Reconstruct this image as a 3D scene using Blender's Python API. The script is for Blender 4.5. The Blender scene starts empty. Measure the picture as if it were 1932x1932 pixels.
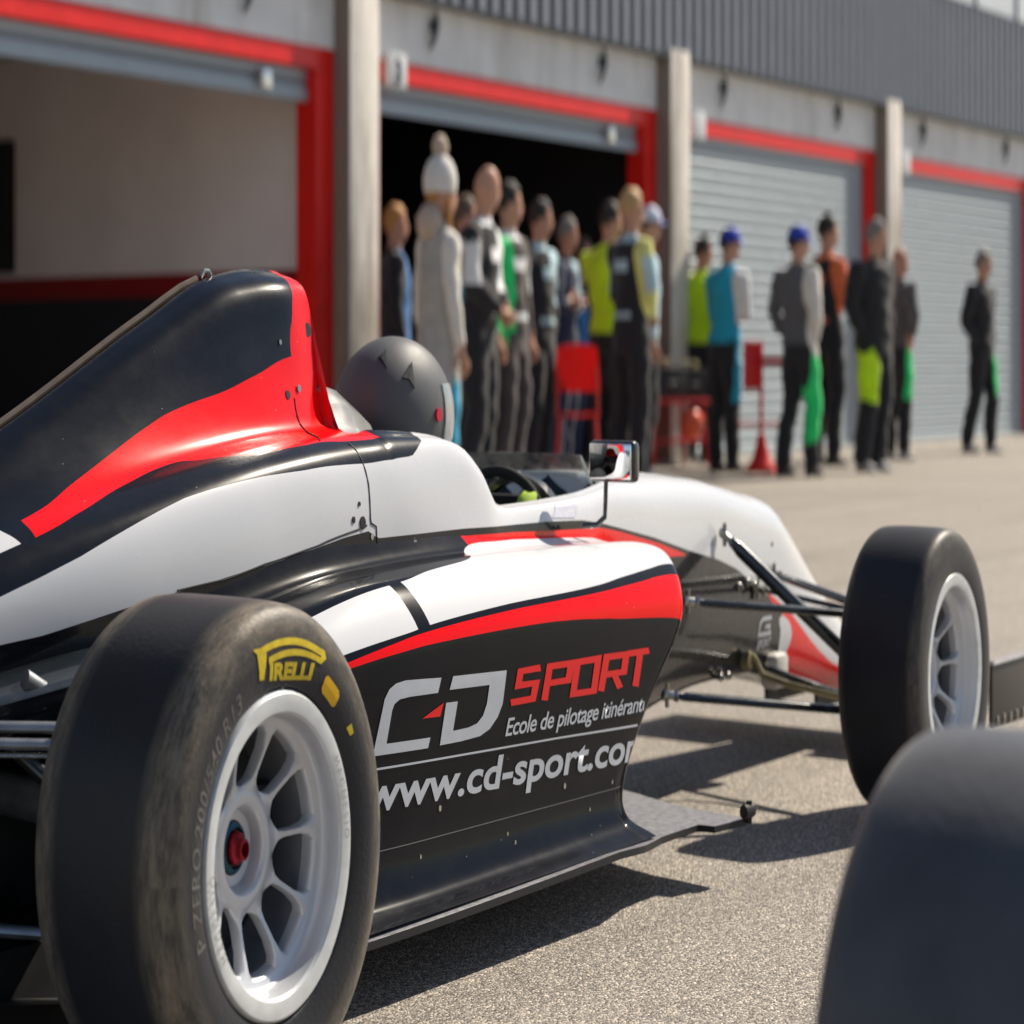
import bpy, bmesh, math, random
import numpy as np
from mathutils import Vector, Matrix, Quaternion
from mathutils.bvhtree import BVHTree
random.seed(7)
R = math.radians
SZ = 1.5            # the photograph shows this place drawn taller by this factor; every height is multiplied once, at the end
sc = bpy.context.scene
COL = sc.collection

# ------------------------------------------------------------------ camera, sky, sun, exposure
CAMX, CAMY, CAMZ = -2.68, -3.21, 0.83
cam_d = bpy.data.cameras.new("camera"); cam = bpy.data.objects.new("camera", cam_d); COL.objects.link(cam)
cam.location = (CAMX, CAMY, CAMZ*SZ)
cam.rotation_euler = (R(90), 0, R(35.1 - 90))
cam_d.sensor_width = 36; cam_d.lens = 74.83
cam_d.shift_y = -284 / 1932
cam_d.clip_start = 0.05; cam_d.clip_end = 2000
cam_d.dof.use_dof = True
cam_d.dof.focus_distance = 4.25
cam_d.dof.aperture_fstop = 2.5
cam_d.dof.aperture_ratio = 1.5
sc.camera = cam

SUN_EL, SUN_AZ = R(36), R(-18)      # azimuth from +X (the way the car points)
s = Vector((math.cos(SUN_EL)*math.cos(SUN_AZ), math.cos(SUN_EL)*math.sin(SUN_AZ), math.sin(SUN_EL)*SZ)).normalized()
sun_d = bpy.data.lights.new("sun", 'SUN'); sun_d.energy = 4.9; sun_d.angle = R(0.6); sun_d.color = (1.0, 0.90, 0.75)
sun = bpy.data.objects.new("sun", sun_d); COL.objects.link(sun)
sun.location = (0, 0, 20)
sun.rotation_euler = (-s).to_track_quat('-Z', 'Y').to_euler()
w = bpy.data.worlds.new("World"); sc.world = w; w.use_nodes = True
nt = w.node_tree; bg = nt.nodes["Background"]
sky = nt.nodes.new("ShaderNodeTexSky"); sky.sky_type = 'NISHITA'; sky.sun_disc = False
sky.sun_elevation = math.asin(s.z); sky.sun_rotation = math.atan2(s.x, s.y)
sky.air_density = 1.0; sky.dust_density = .7; sky.ozone_density = 1.0
nt.links.new(sky.outputs[0], bg.inputs[0]); bg.inputs[1].default_value = 0.068
sc.view_settings.view_transform = 'Standard'; sc.view_settings.look = 'None'
sc.view_settings.exposure = 0.55; sc.view_settings.gamma = 1
sc.cycles.max_bounces = 8; sc.cycles.use_denoising = True
sc.cycles.sample_clamp_indirect = 8

# ------------------------------------------------------------------ materials
MATS = {}
def mat(name, color=(.5,.5,.5), rough=.5, metal=0., coat=0., var=.06, scale=30, bump=0., bscale=200, spec=.5, rvar=.06, alpha=1., trans=0., ior=1.45, sheen=0.):
    if name in MATS: return MATS[name]
    m = bpy.data.materials.new(name); m.use_nodes = True; t = m.node_tree; N = t.nodes; L = t.links
    b = N["Principled BSDF"]
    tc = N.new("ShaderNodeTexCoord"); ns = N.new("ShaderNodeTexNoise"); ns.inputs["Scale"].default_value = scale; ns.inputs["Detail"].default_value = 5
    L.new(tc.outputs["Object"], ns.inputs["Vector"])
    mr = N.new("ShaderNodeMapRange"); mr.inputs[3].default_value = 1 - var; mr.inputs[4].default_value = 1 + var
    mr.inputs[1].default_value = .3; mr.inputs[2].default_value = .7
    L.new(ns.outputs[0], mr.inputs[0])
    vm = N.new("ShaderNodeVectorMath"); vm.operation = 'SCALE'; vm.inputs[0].default_value = color[:3]
    L.new(mr.outputs[0], vm.inputs["Scale"]); L.new(vm.outputs[0], b.inputs["Base Color"])
    mr2 = N.new("ShaderNodeMapRange"); mr2.inputs[3].default_value = max(.01, rough - rvar); mr2.inputs[4].default_value = min(1, rough + rvar)
    mr2.inputs[1].default_value = .3; mr2.inputs[2].default_value = .7
    L.new(ns.outputs[0], mr2.inputs[0]); L.new(mr2.outputs[0], b.inputs["Roughness"])
    b.inputs["Metallic"].default_value = metal; b.inputs["Coat Weight"].default_value = coat; b.inputs["Coat Roughness"].default_value = .04
    b.inputs["Specular IOR Level"].default_value = spec; b.inputs["Alpha"].default_value = alpha
    b.inputs["Transmission Weight"].default_value = trans; b.inputs["IOR"].default_value = ior
    if sheen: b.inputs["Sheen Weight"].default_value = sheen
    if bump:
        n2 = N.new("ShaderNodeTexNoise"); n2.inputs["Scale"].default_value = bscale; n2.inputs["Detail"].default_value = 4
        L.new(tc.outputs["Object"], n2.inputs["Vector"])
        bp = N.new("ShaderNodeBump"); bp.inputs["Strength"].default_value = bump; bp.inputs["Distance"].default_value = .003
        L.new(n2.outputs[0], bp.inputs["Height"]); L.new(bp.outputs[0], b.inputs["Normal"])
    MATS[name] = m
    return m

class NB:
    """small helper to write shader maths"""
    def __init__(s, m): s.t = m.node_tree; s.N = s.t.nodes; s.L = s.t.links
    def m(s, op, a, b=None, c=None):
        n = s.N.new("ShaderNodeMath"); n.operation = op
        for i, v in enumerate((a, b, c)):
            if v is None: continue
            if isinstance(v, (int, float)): n.inputs[i].default_value = v
            else: s.L.new(v, n.inputs[i])
        return n.outputs[0]
    def gt(s, a, b): return s.m('GREATER_THAN', a, b)
    def lt(s, a, b): return s.m('LESS_THAN', a, b)
    def mul(s, *a):
        r = a[0]
        for x in a[1:]: r = s.m('MULTIPLY', r, x)
        return r
    def mx(s, a, b): return s.m('MAXIMUM', a, b)
    def curve(s, x, pts, smooth=True):
        """piecewise function y(x) through pts"""
        x0, x1 = pts[0][0], pts[-1][0]
        y0 = min(p[1] for p in pts) - 1e-4; y1 = max(p[1] for p in pts) + 1e-4
        mr = s.N.new("ShaderNodeMapRange"); mr.inputs[1].default_value = x0; mr.inputs[2].default_value = x1
        s.L.new(x, mr.inputs[0])
        fc = s.N.new("ShaderNodeFloatCurve"); c = fc.mapping.curves[0]
        q = [((p[0]-x0)/(x1-x0), (p[1]-y0)/(y1-y0)) for p in pts]
        c.points[0].location = q[0]; c.points[1].location = q[-1]
        for p in q[1:-1]: c.points.new(*p)
        for p in c.points: p.handle_type = 'AUTO_CLAMPED' if smooth else 'VECTOR'
        fc.mapping.update()
        s.L.new(mr.outputs[0], fc.inputs[1])
        return s.m('MULTIPLY_ADD', fc.outputs[0], y1-y0, y0)
    def mix(s, f, a, b):
        n = s.N.new("ShaderNodeMix"); n.data_type = 'RGBA'
        for k, v in ((0, f), (6, a), (7, b)):
            if isinstance(v, (int, float)): n.inputs[k].default_value = v
            elif isinstance(v, tuple): n.inputs[k].default_value = (*v[:3], 1)
            else: s.L.new(v, n.inputs[k])
        return n.outputs[2]

# ------------------------------------------------------------------ mesh helpers
def link(me_or_none, name, parent=None, loc=(0,0,0), rz=0.):
    o = bpy.data.objects.new(name, me_or_none); COL.objects.link(o)
    o.location = loc; o.rotation_euler = (0, 0, rz)
    if parent is not None: o.parent = parent
    return o
def tag(o, label=None, cat=None, group=None, kind=None):
    if label: o["label"] = label
    if cat: o["category"] = cat
    if group: o["group"] = group
    if kind: o["kind"] = kind
    return o
def from_bm(name, bm, m, parent=None, loc=(0,0,0), rz=0., smooth=True, ang=38):
    bmesh.ops.recalc_face_normals(bm, faces=bm.faces)
    if smooth:
        for f in bm.faces: f.smooth = True
        ca = R(ang)
        for e in bm.edges:
            if len(e.link_faces) != 2 or e.calc_face_angle(0) > ca: e.smooth = False
    me = bpy.data.meshes.new(name); bm.to_mesh(me); bm.free()
    for x in (m if isinstance(m, (list, tuple)) else [m]): me.materials.append(x)
    return link(me, name, parent, loc, rz)
def box(bm, x0, x1, y0, y1, z0, z1, bev=0., mi=0):
    g = bmesh.ops.create_cube(bm, size=1)
    for v in g['verts']: v.co = Vector((x0+(v.co.x+.5)*(x1-x0), y0+(v.co.y+.5)*(y1-y0), z0+(v.co.z+.5)*(z1-z0)))
    fs = list({f for v in g['verts'] for f in v.link_faces})
    for f in fs: f.material_index = mi
    if bev:
        es = list({e for f in fs for e in f.edges})
        r = bmesh.ops.bevel(bm, geom=es, offset=bev, segments=2, affect='EDGES', profile=.5)
        for f in r['faces']: f.material_index = mi
def frame_of(d):
    d = d.normalized(); a = Vector((0,0,1)) if abs(d.z) < .9 else Vector((1,0,0))
    u = d.cross(a).normalized(); return u, d.cross(u).normalized()
def tube(bm, pts, rad, n=10, sx=1., cap=True, mi=0):
    """swept tube; rad number or list; sx flattens it along the second axis"""
    pts = [Vector(p) for p in pts]; rs = rad if isinstance(rad, (list, tuple)) else [rad]*len(pts)
    rings = []; u0 = None
    for i, p in enumerate(pts):
        d = (pts[min(i+1, len(pts)-1)] - pts[max(i-1, 0)]).normalized()
        if u0 is None: u, v = frame_of(d)
        else:
            u = (u0 - d*u0.dot(d)).normalized(); v = d.cross(u)
        u0 = u
        rings.append([bm.verts.new(p + u*math.cos(2*math.pi*k/n)*rs[i] + v*math.sin(2*math.pi*k/n)*rs[i]*sx) for k in range(n)])
    for a, b in zip(rings, rings[1:]):
        for k in range(n):
            f = bm.faces.new((a[k], a[(k+1)%n], b[(k+1)%n], b[k])); f.material_index = mi
    if cap:
        bm.faces.new(rings[0][::-1]).material_index = mi; bm.faces.new(rings[-1]).material_index = mi
def lathe(bm, prof, n=64, axis='Y', mi=0, closed=False, a0=0, a1=2*math.pi):
    """prof: (r, h) along axis"""
    full = abs(a1-a0-2*math.pi) < 1e-6; k = n if full else n+1
    rings = []
    for j in range(k):
        a = a0 + (a1-a0)*j/n; c, sn = math.cos(a), math.sin(a)
        rings.append([bm.verts.new({'Y': (r*c, h, r*sn), 'Z': (r*c, r*sn, h), 'X': (h, r*c, r*sn)}[axis]) for r, h in prof])
    m_ = len(prof)
    for j in range(n):
        a, b = rings[j], rings[(j+1) % k]
        for i in range(m_ if closed else m_-1):
            q = (a[i], a[(i+1)%m_], b[(i+1)%m_], b[i])
            f = bm.faces.new(q); f.material_index = mi
    bmesh.ops.remove_doubles(bm, verts=bm.verts, dist=1e-5)
def catmull(P, k):
    P = np.asarray(P, float); n = len(P); out = []; ts = []
    E = np.vstack([2*P[0]-P[1], P, 2*P[-1]-P[-2]])
    for i in range(n-1):
        p0, p1, p2, p3 = E[i], E[i+1], E[i+2], E[i+3]
        for j in range(k):
            t = j/k
            out.append(.5*((2*p1)+(-p0+p2)*t+(2*p0-5*p1+4*p2-p3)*t*t+(-p0+3*p1-3*p2+p3)*t**3)); ts.append(i+t)
    out.append(P[-1]); ts.append(n-1)
    return np.array(out), np.array(ts)
def pchip(xs, Y, xq):
    xs = np.asarray(xs, float); Y = np.asarray(Y, float); sh = Y.shape[1:]
    Y = Y.reshape(len(xs), -1); h = np.diff(xs)[:, None]; d = np.diff(Y, axis=0)/h
    m = np.zeros_like(Y); m[0] = d[0]; m[-1] = d[-1]
    for i in range(1, len(xs)-1):
        w1 = 2*h[i]+h[i-1]; w2 = h[i]+2*h[i-1]; ok = d[i-1]*d[i] > 0
        with np.errstate(divide='ignore', invalid='ignore'):
            m[i] = np.where(ok, (w1+w2)/(w1/d[i-1]+w2/d[i]), 0)
    out = []
    for x in xq:
        i = min(max(np.searchsorted(xs, x)-1, 0), len(xs)-2); H = xs[i+1]-xs[i]; t = (x-xs[i])/H
        out.append((2*t**3-3*t**2+1)*Y[i]+(t**3-2*t**2+t)*H*m[i]+(-2*t**3+3*t**2)*Y[i+1]+(t**3-t**2)*H*m[i+1])
    return np.array(out).reshape((len(xq),)+sh)
def grid_mesh(name, G, UV, m, parent=None, flip=False, ang=40, caps=()):
    """G: (nx, nt, 3) points"""
    nx, nt_, _ = G.shape; bm = bmesh.new(); uvl = bm.loops.layers.uv.new("uv")
    V = [[bm.verts.new(G[i, j]) for j in range(nt_)] for i in range(nx)]
    for i in range(nx-1):
        for j in range(nt_-1):
            q = [(i, j), (i+1, j), (i+1, j+1), (i, j+1)]
            try: f = bm.faces.new([V[a][b] for a, b in q])
            except ValueError: continue
            for l, (a, b) in zip(f.loops, q): l[uvl].uv = UV[a, b]
    for i in caps:
        try:
            f = bm.faces.new(V[i])
            for l in f.loops: l[uvl].uv = UV[i, 0]
        except ValueError: pass
    bmesh.ops.remove_doubles(bm, verts=bm.verts, dist=2e-4)
    return from_bm(name, bm, m, parent, ang=ang)
# ------------------------------------------------------------------ ground
def asphalt():
    m = mat("asphalt", (.2,.2,.2), .85); n = NB(m); N, L = n.N, n.L; b = N["Principled BSDF"]
    tc = N.new("ShaderNodeTexCoord")
    mp = N.new("ShaderNodeMapping"); mp.inputs["Scale"].default_value = (1, 1, 1/SZ); L.new(tc.outputs["Object"], mp.inputs[0])
    v = N.new("ShaderNodeTexVoronoi"); v.inputs["Scale"].default_value = 205; L.new(mp.outputs[0], v.inputs["Vector"])
    f = N.new("ShaderNodeTexNoise"); f.inputs["Scale"].default_value = 150; f.inputs["Detail"].default_value = 6; f.inputs["Roughness"].default_value = .75; L.new(mp.outputs[0], f.inputs["Vector"])
    p = N.new("ShaderNodeTexNoise"); p.inputs["Scale"].default_value = .5; p.inputs["Detail"].default_value = 5; L.new(mp.outputs[0], p.inputs["Vector"])
    sp = N.new("ShaderNodeSeparateColor"); L.new(v.outputs["Color"], sp.inputs[0])
    r = N.new("ShaderNodeValToRGB"); cr = r.color_ramp
    cr.elements[0].position = 0; cr.elements[0].color = (.060,.053,.047,1); cr.elements[1].position = 1; cr.elements[1].color = (.62,.54,.45,1)
    e = cr.elements.new(.3); e.color = (.16,.142,.122,1); e = cr.elements.new(.75); e.color = (.30,.265,.225,1)
    L.new(sp.outputs[0], r.inputs[0])
    r2 = n.m('MULTIPLY_ADD', f.outputs[0], 2.5, -.22); r3 = n.m('MULTIPLY_ADD', p.outputs[0], .5, .77)
    vm = N.new("ShaderNodeVectorMath"); vm.operation = 'SCALE'; L.new(r.outputs[0], vm.inputs[0]); L.new(n.mul(r2, r3), vm.inputs["Scale"])
    mp2 = N.new("ShaderNodeMapping"); mp2.inputs["Scale"].default_value = (.12, 2.6, 1); mp2.inputs["Rotation"].default_value = (0, 0, R(4)); L.new(tc.outputs["Object"], mp2.inputs[0])
    st = N.new("ShaderNodeTexNoise"); st.inputs["Scale"].default_value = 1.; st.inputs["Detail"].default_value = 4; L.new(mp2.outputs[0], st.inputs["Vector"])
    sm = N.new("ShaderNodeMapRange"); sm.inputs[1].default_value = .50; sm.inputs[2].default_value = .72; sm.inputs[3].default_value = 1.; sm.inputs[4].default_value = .72; L.new(st.outputs[0], sm.inputs[0])
    r3 = n.mul(r3, sm.outputs[0]); vm.inputs["Scale"].links and L.new(n.mul(r2, r3), vm.inputs["Scale"])
    # oil drips and dark rubber smears
    o = N.new("ShaderNodeTexVoronoi"); o.inputs["Scale"].default_value = 2.3; L.new(mp.outputs[0], o.inputs["Vector"])
    so = N.new("ShaderNodeSeparateColor"); L.new(o.outputs["Color"], so.inputs[0])
    spot = n.mul(n.lt(n.m('ADD', o.outputs["Distance"], n.m('MULTIPLY', f.outputs[0], .02)), .045), n.gt(so.outputs[0], .45))
    L.new(n.mix(n.m('MULTIPLY', spot, .6), vm.outputs[0], (.03,.028,.026)), b.inputs["Base Color"])
    b.inputs["Roughness"].default_value = .62
    for l in list(b.inputs["Roughness"].links): L.remove(l)
    h = n.m('ADD', n.m('MULTIPLY', v.outputs["Distance"], -1.), n.m('MULTIPLY', f.outputs[0], .6))
    bp = N.new("ShaderNodeBump"); bp.inputs["Strength"].default_value = .9; bp.inputs["Distance"].default_value = .004
    L.new(h, bp.inputs["Height"]); L.new(bp.outputs[0], b.inputs["Normal"])
    b.inputs["Specular IOR Level"].default_value = .75
    return m
bm = bmesh.new(); bmesh.ops.create_grid(bm, x_segments=8, y_segments=8, size=500)
tag(from_bm("ground", bm, asphalt(), smooth=False), "grey brown coarse asphalt of the pit lane", kind="structure")
# concrete drain strip at the foot of the garages
bm = bmesh.new(); box(bm, -15, 90, 10.02, 10.3, -.02, .02)
tag(from_bm("pavement", bm, mat("kerb_concrete", (.42,.39,.34), .9, var=.15, scale=3, bump=.4, bscale=60), smooth=False), "pale concrete threshold strip along the garage doors", kind="structure")

# ------------------------------------------------------------------ pit garages
WY = 10.3                 # facade plane
PX0, PITCH = 13.42, 6.1   # left edge of the pier between the first two garages
def stained(name, color, rust=(.30,.20,.12), amt=.5, lo=.50, hi=.74):
    m = mat(name, color, .85, var=.08, scale=2.5, bump=.3, bscale=50); n = NB(m); N, L = n.N, n.L; b = N["Principled BSDF"]
    src = b.inputs["Base Color"].links[0].from_socket
    tc = N.new("ShaderNodeTexCoord"); mp = N.new("ShaderNodeMapping"); mp.inputs["Scale"].default_value = (2.4, 2.4, .28); L.new(tc.outputs["Object"], mp.inputs[0])
    ns = N.new("ShaderNodeTexNoise"); ns.inputs["Scale"].default_value = 1.2; ns.inputs["Detail"].default_value = 8; ns.inputs["Roughness"].default_value = .7; L.new(mp.outputs[0], ns.inputs["Vector"])
    k = N.new("ShaderNodeMapRange"); k.inputs[1].default_value = lo; k.inputs[2].default_value = hi; k.inputs[4].default_value = amt; L.new(ns.outputs[0], k.inputs[0])
    L.new(n.mix(k.outputs[0], src, rust), b.inputs["Base Color"])
    return m
M_conc = stained("painted_concrete", (.80,.79,.77), rust=(.35,.29,.22), amt=.5)
M_pier = stained("pier_concrete", (.74,.70,.64), rust=(.20,.15,.10), amt=.85, lo=.44, hi=.66)
M_side_shade = stained("pier_side_shade", (.25,.205,.17), (.10,.07,.05), .7)  # shade of the pier's sunless side put into a darker brown, stains on top
M_red = mat("red_gloss_steel", (.82,.018,.012), .35, var=.08, scale=4)
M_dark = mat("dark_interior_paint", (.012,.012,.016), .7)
M_galv = mat("galvanised_steel", (.42,.46,.49), .42, metal=.35, var=.08, scale=6)
def corrugated():
    m = mat("corrugated_cladding", (.235,.25,.285), .5, metal=.25, var=.06, scale=3)
    return m
M_clad = corrugated()
bld = link(None, "pit_building", None, (PX0, WY, 0))
tag(bld, "long pit lane garage building with red framed doors and dark corrugated upper band", "building")
def bx_part(name, boxes, m, parent, bev=0., smooth=False):
    bm = bmesh.new()
    for b_ in boxes: box(bm, *b_, bev=bev)
    return from_bm(name, bm, m, parent, smooth=bool(bev))
NG = range(-2, 7)      # bay k lies to the right of pier k-1; bay 0 is the first open garage
piers = [0 + PITCH*k for k in range(-3, 8)]
for x in piers:
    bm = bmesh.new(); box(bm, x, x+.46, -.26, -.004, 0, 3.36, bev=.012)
    pr_ = from_bm("pier", bm, [M_pier, M_side_shade], bld)
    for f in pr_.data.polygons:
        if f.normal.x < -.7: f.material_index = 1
    # rain pipe on some piers
# concrete beam over the doors
bx_part("lintel_beam", [(piers[0]+.46+PITCH*i, piers[0]+PITCH*(i+1), -.06, .25, 2.872, 3.30) for i in range(len(piers)-1)], M_conc, bld)
# corrugated cladding, real ribs
def ribbed(x0, x1, y, z0, z1, pitch=.24, depth=.09):
    bm = bmesh.new(); x = x0; vs = []
    while x < x1:
        for dx, dy in ((0, 0), (pitch*.30, 0), (pitch*.42, -depth), (pitch*.86, -depth), (pitch*.98, 0)):
            vs.append((x+dx, y+dy))
        x += pitch
    a = [bm.verts.new((p, q, z0)) for p, q in vs]; c = [bm.verts.new((p, q, z1)) for p, q in vs]
    for i in range(len(vs)-1): bm.faces.new((a[i], a[i+1], c[i+1], c[i]))
    return bm
cl = from_bm("cladding", ribbed(piers[0], piers[-1]+3, -.145, 3.31, 4.52), M_clad, bld, smooth=False)
bx_part("cladding_core", [(piers[0], piers[-1]+3, -.14, .25, 3.304, 4.50)], mat("cladding_backing", (.08,.085,.10), .6), bld)
bx_part("trim", [(piers[0], piers[-1]+3, -.25, -.145, 3.29, 3.318), (piers[0], piers[-1]+3, -.23, .3, 4.52, 4.56)], mat("dark_trim", (.05,.05,.055), .4), bld)
# upper storey, set back behind the roof edge
M_up = mat("upper_panels", (.74,.76,.77), .4, var=.04, scale=2)
up = bx_part("upper_wall", [(piers[0], piers[-1]+3, .30, 8.4, 4.50, 7.2)], M_up, bld)
bx_part("mullion", [(piers[0]+i*1.75, piers[0]+i*1.75+.05, .27, .30, 4.57, 7.1) for i in range(37)], mat("grey_mullion", (.22,.23,.25), .4, metal=.3), up)
bx_part("roof", [(piers[0]-.1, piers[-1]+3.1, -.3, 8.6, 7.2, 7.4)], mat("roof_sheet", (.30,.31,.33), .6), bld)
bx_part("rear_wall", [(piers[0], piers[-1]+.4, 8.0, 8.25, 0, 4.5)], M_conc, bld)
bx_part("ceiling_slab", [(piers[0], piers[-1]+.4, .26, 8.0, 3.05, 3.3)], mat("ceiling_paint", (.30,.29,.28), .8), bld)

def face_brackets():
    for i in range(len(piers)-1):
        for fx in (1.1, 4.35):
            x = piers[i] + .46 + fx
            bm = bmesh.new()
            tube(bm, [(x+.05, -.10, 3.26), (x+.02, -.13, 3.16), (x-.03, -.13, 3.06), (x-.06, -.10, 2.99)], [.016,.030,.026,.012], 8)
            box(bm, x-.02, x+.05, -.12, -.058, 3.12, 3.20)
            from_bm("lamp_bracket", bm, mat("bracket_steel", (.06,.065,.07), .5), bld)
face_brackets()

M_inner = mat("partition_beige", (.84,.81,.78), .8, var=.06, scale=1.2)
for i in range(len(piers)-1):
    k = i - 2                       # 0 = the first garage in view (open), 1 = open with the dark room, 2.. = closed
    xl = piers[i] + .46; xr = piers[i+1]
    fr = bx_part("door_frame", [(xl, xr, -.052, .20, 2.73, 2.868), (xl, xl+.26, -.05, .20, 0, 2.728), (xr-.26, xr, -.05, .20, 0, 2.728)], M_red, bld)
    # number box at the left end of the lintel
    sg = bx_part("number_sign", [(xl+.32, xl+.62, -.13, -.054, 2.69, 2.915)], mat("sign_white", (.62,.64,.66), .4), bld, bev=.01)
    if k == 1:
        cu = bpy.data.curves.new("t", 'FONT'); cu.body = "3"; cu.size = .23; cu.align_x = 'CENTER'; cu.offset = .006; cu.extrude = .003
        o = bpy.data.objects.new("t", cu); COL.objects.link(o); bpy.context.view_layer.update()
        me = bpy.data.meshes.new_from_object(o.evaluated_get(bpy.context.evaluated_depsgraph_get())); bpy.data.objects.remove(o)
        me.transform(Matrix.Translation((xl+.47, -.133, 2.715)) @ Matrix.Rotation(R(90), 4, 'X'))
        me.materials.append(mat("sign_black", (.02,.02,.025), .5)); link(me, "number", sg)
    closed = k not in (0, 1)
    # roller shutter: rolled bundle and bottom slats, or fully down
    yo = -.055 if closed else 0.; zb = 0.02 if closed else 2.54
    bm = bmesh.new(); z = zb; P = []
    while z < 2.74:
        P += [(.10, z), (.064, z+.022), (.060, z+.076), (.096, z+.100)]; z += .105
    a = [bm.verts.new((xl+.255, y+yo, zz)) for y, zz in P]; c = [bm.verts.new((xr-.255, y+yo, zz)) for y, zz in P]
    for q in range(len(P)-1): bm.faces.new((a[q], c[q], c[q+1], a[q+1]))
    box(bm, xl+.262, xr-.262, .05+yo, .11+yo, zb-.02 if not closed else .0, zb+.06)
    sh = from_bm("roller_shutter", bm, mat("shutter_grey", (.32,.37,.41), .42, metal=.25, var=.06, scale=5), bld, smooth=False)
    if not closed:
        bm = bmesh.new(); tube(bm, [(xl+.25, .27, 2.74), (xr-.25, .27, 2.74)], .13, 20)
        from_bm("shutter_drum", bm, M_galv, sh)
        bm = bmesh.new(); box(bm, xr-1.0, xr-.86, -.02, .05, 2.56, 2.68, bev=.01)
        from_bm("shutter_lock", bm, mat("bright_metal", (.75,.73,.68), .25, metal=.8), sh)
    # partition walls (right-hand wall of the bay)
    if k in (-1, 0, 1, 2):
        x0, x1 = xr+.02, xr+.44
        if k == 1:
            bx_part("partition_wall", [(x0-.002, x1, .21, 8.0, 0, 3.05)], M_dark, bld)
        elif k == 0:
            pw = bx_part("partition_wall", [(x0-.08, x1-.1, .21, 8.0, 1.44, 3.05)], M_inner, bld)
            bx_part("dado_stripe", [(x0-.084, x1-.1, .212, 7.99, 1.28, 1.4385)], mat("dado_red", (.28,.01,.012), .5), pw)
            bx_part("dado_wall", [(x0-.082, x1-.1, .214, 7.98, 0, 1.2785)], mat("dado_charcoal", (.022,.024,.030), .6), pw)
            tv = bx_part("wall_screen", [(x0-.16, x0-.086, 4.45, 6.0, 1.48, 2.45)], mat("screen_black", (.006,.006,.008), .2), pw)
        else:
            bx_part("partition_wall", [(x0, x1, .21, 8.0, 0, 3.05)], M_inner, bld)
# dark room behind the second door
x0, x1 = piers[3]-PITCH*0, 0
xa, xb = piers[3]+.44, piers[4]
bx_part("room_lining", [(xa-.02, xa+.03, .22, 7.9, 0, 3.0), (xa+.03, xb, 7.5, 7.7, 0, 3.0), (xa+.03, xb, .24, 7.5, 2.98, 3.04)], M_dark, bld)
xa, xb = piers[3]+.44, piers[4]
bx_part("garage_floor", [(piers[0]+.46, piers[-1], .0, 8.0, -.02, .012)], mat("garage_floor_paint", (.16,.155,.15), .5, var=.1, scale=1), bld)
# crates and shelf in the first garage, dark lumps low down at the left
# ================================================================== the racing car
car = link(None, "racing_car")
tag(car, "black, red and white single seater racing car parked in the pit lane", "racing car")
WHITE = (.60,.61,.635); RED = (.80,.003,.004); BLACK = (.005,.006,.009)
def paint(name, fn, rough=.20, coat=.62, spec=.03):
    m = bpy.data.materials.new(name); m.use_nodes = True; n = NB(m); b = n.N["Principled BSDF"]
    uv = n.N.new("ShaderNodeUVMap"); uv.uv_map = "uv"; sx = n.N.new("ShaderNodeSeparateXYZ"); n.L.new(uv.outputs[0], sx.inputs[0])
    x, t = sx.outputs[0], sx.outputs[1]
    col = fn(n, x, t)
    tc = n.N.new("ShaderNodeTexCoord"); ns = n.N.new("ShaderNodeTexNoise"); ns.inputs["Scale"].default_value = 14; ns.inputs["Detail"].default_value = 8; ns.inputs["Roughness"].default_value = .7
    n.L.new(tc.outputs["Object"], ns.inputs["Vector"])
    # thin road dust
    k = n.N.new("ShaderNodeMapRange"); k.inputs[1].default_value = .5; k.inputs[2].default_value = .8; k.inputs[4].default_value = .012; n.L.new(ns.outputs[0], k.inputs[0])
    n.L.new(n.mix(k.outputs[0], col, (.40,.36,.31)), b.inputs["Base Color"])
    ch = n.N.new("ShaderNodeTexVoronoi"); ch.inputs["Scale"].default_value = 38; n.L.new(tc.outputs["Object"], ch.inputs["Vector"])
    sc_ = n.N.new("ShaderNodeSeparateColor"); n.L.new(ch.outputs["Color"], sc_.inputs[0])
    chip = n.mul(n.lt(ch.outputs["Distance"], .055), n.gt(sc_.outputs[0], .80))
    src = b.inputs["Base Color"].links[0].from_socket
    n.L.new(n.mix(n.m('MULTIPLY', chip, .55), src, (.45,.43,.40)), b.inputs["Base Color"])
    k2 = n.N.new("ShaderNodeMapRange"); k2.inputs[3].default_value = rough-.05; k2.inputs[4].default_value = rough+.12; n.L.new(ns.outputs[0], k2.inputs[0])
    n.L.new(k2.outputs[0], b.inputs["Roughness"])
    b.inputs["Specular IOR Level"].default_value = spec; b.inputs["Coat Weight"].default_value = coat*.5; b.inputs["Coat Roughness"].default_value = .05
    n2 = n.N.new("ShaderNodeTexNoise"); n2.inputs["Scale"].default_value = 5; n.L.new(tc.outputs["Object"], n2.inputs["Vector"])
    bp = n.N.new("ShaderNodeBump"); bp.inputs["Strength"].default_value = .06; bp.inputs["Distance"].default_value = .01; n.L.new(n2.outputs[0], bp.inputs["Height"])
    n.L.new(bp.outputs[0], b.inputs["Coat Normal"])
    return m

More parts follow.
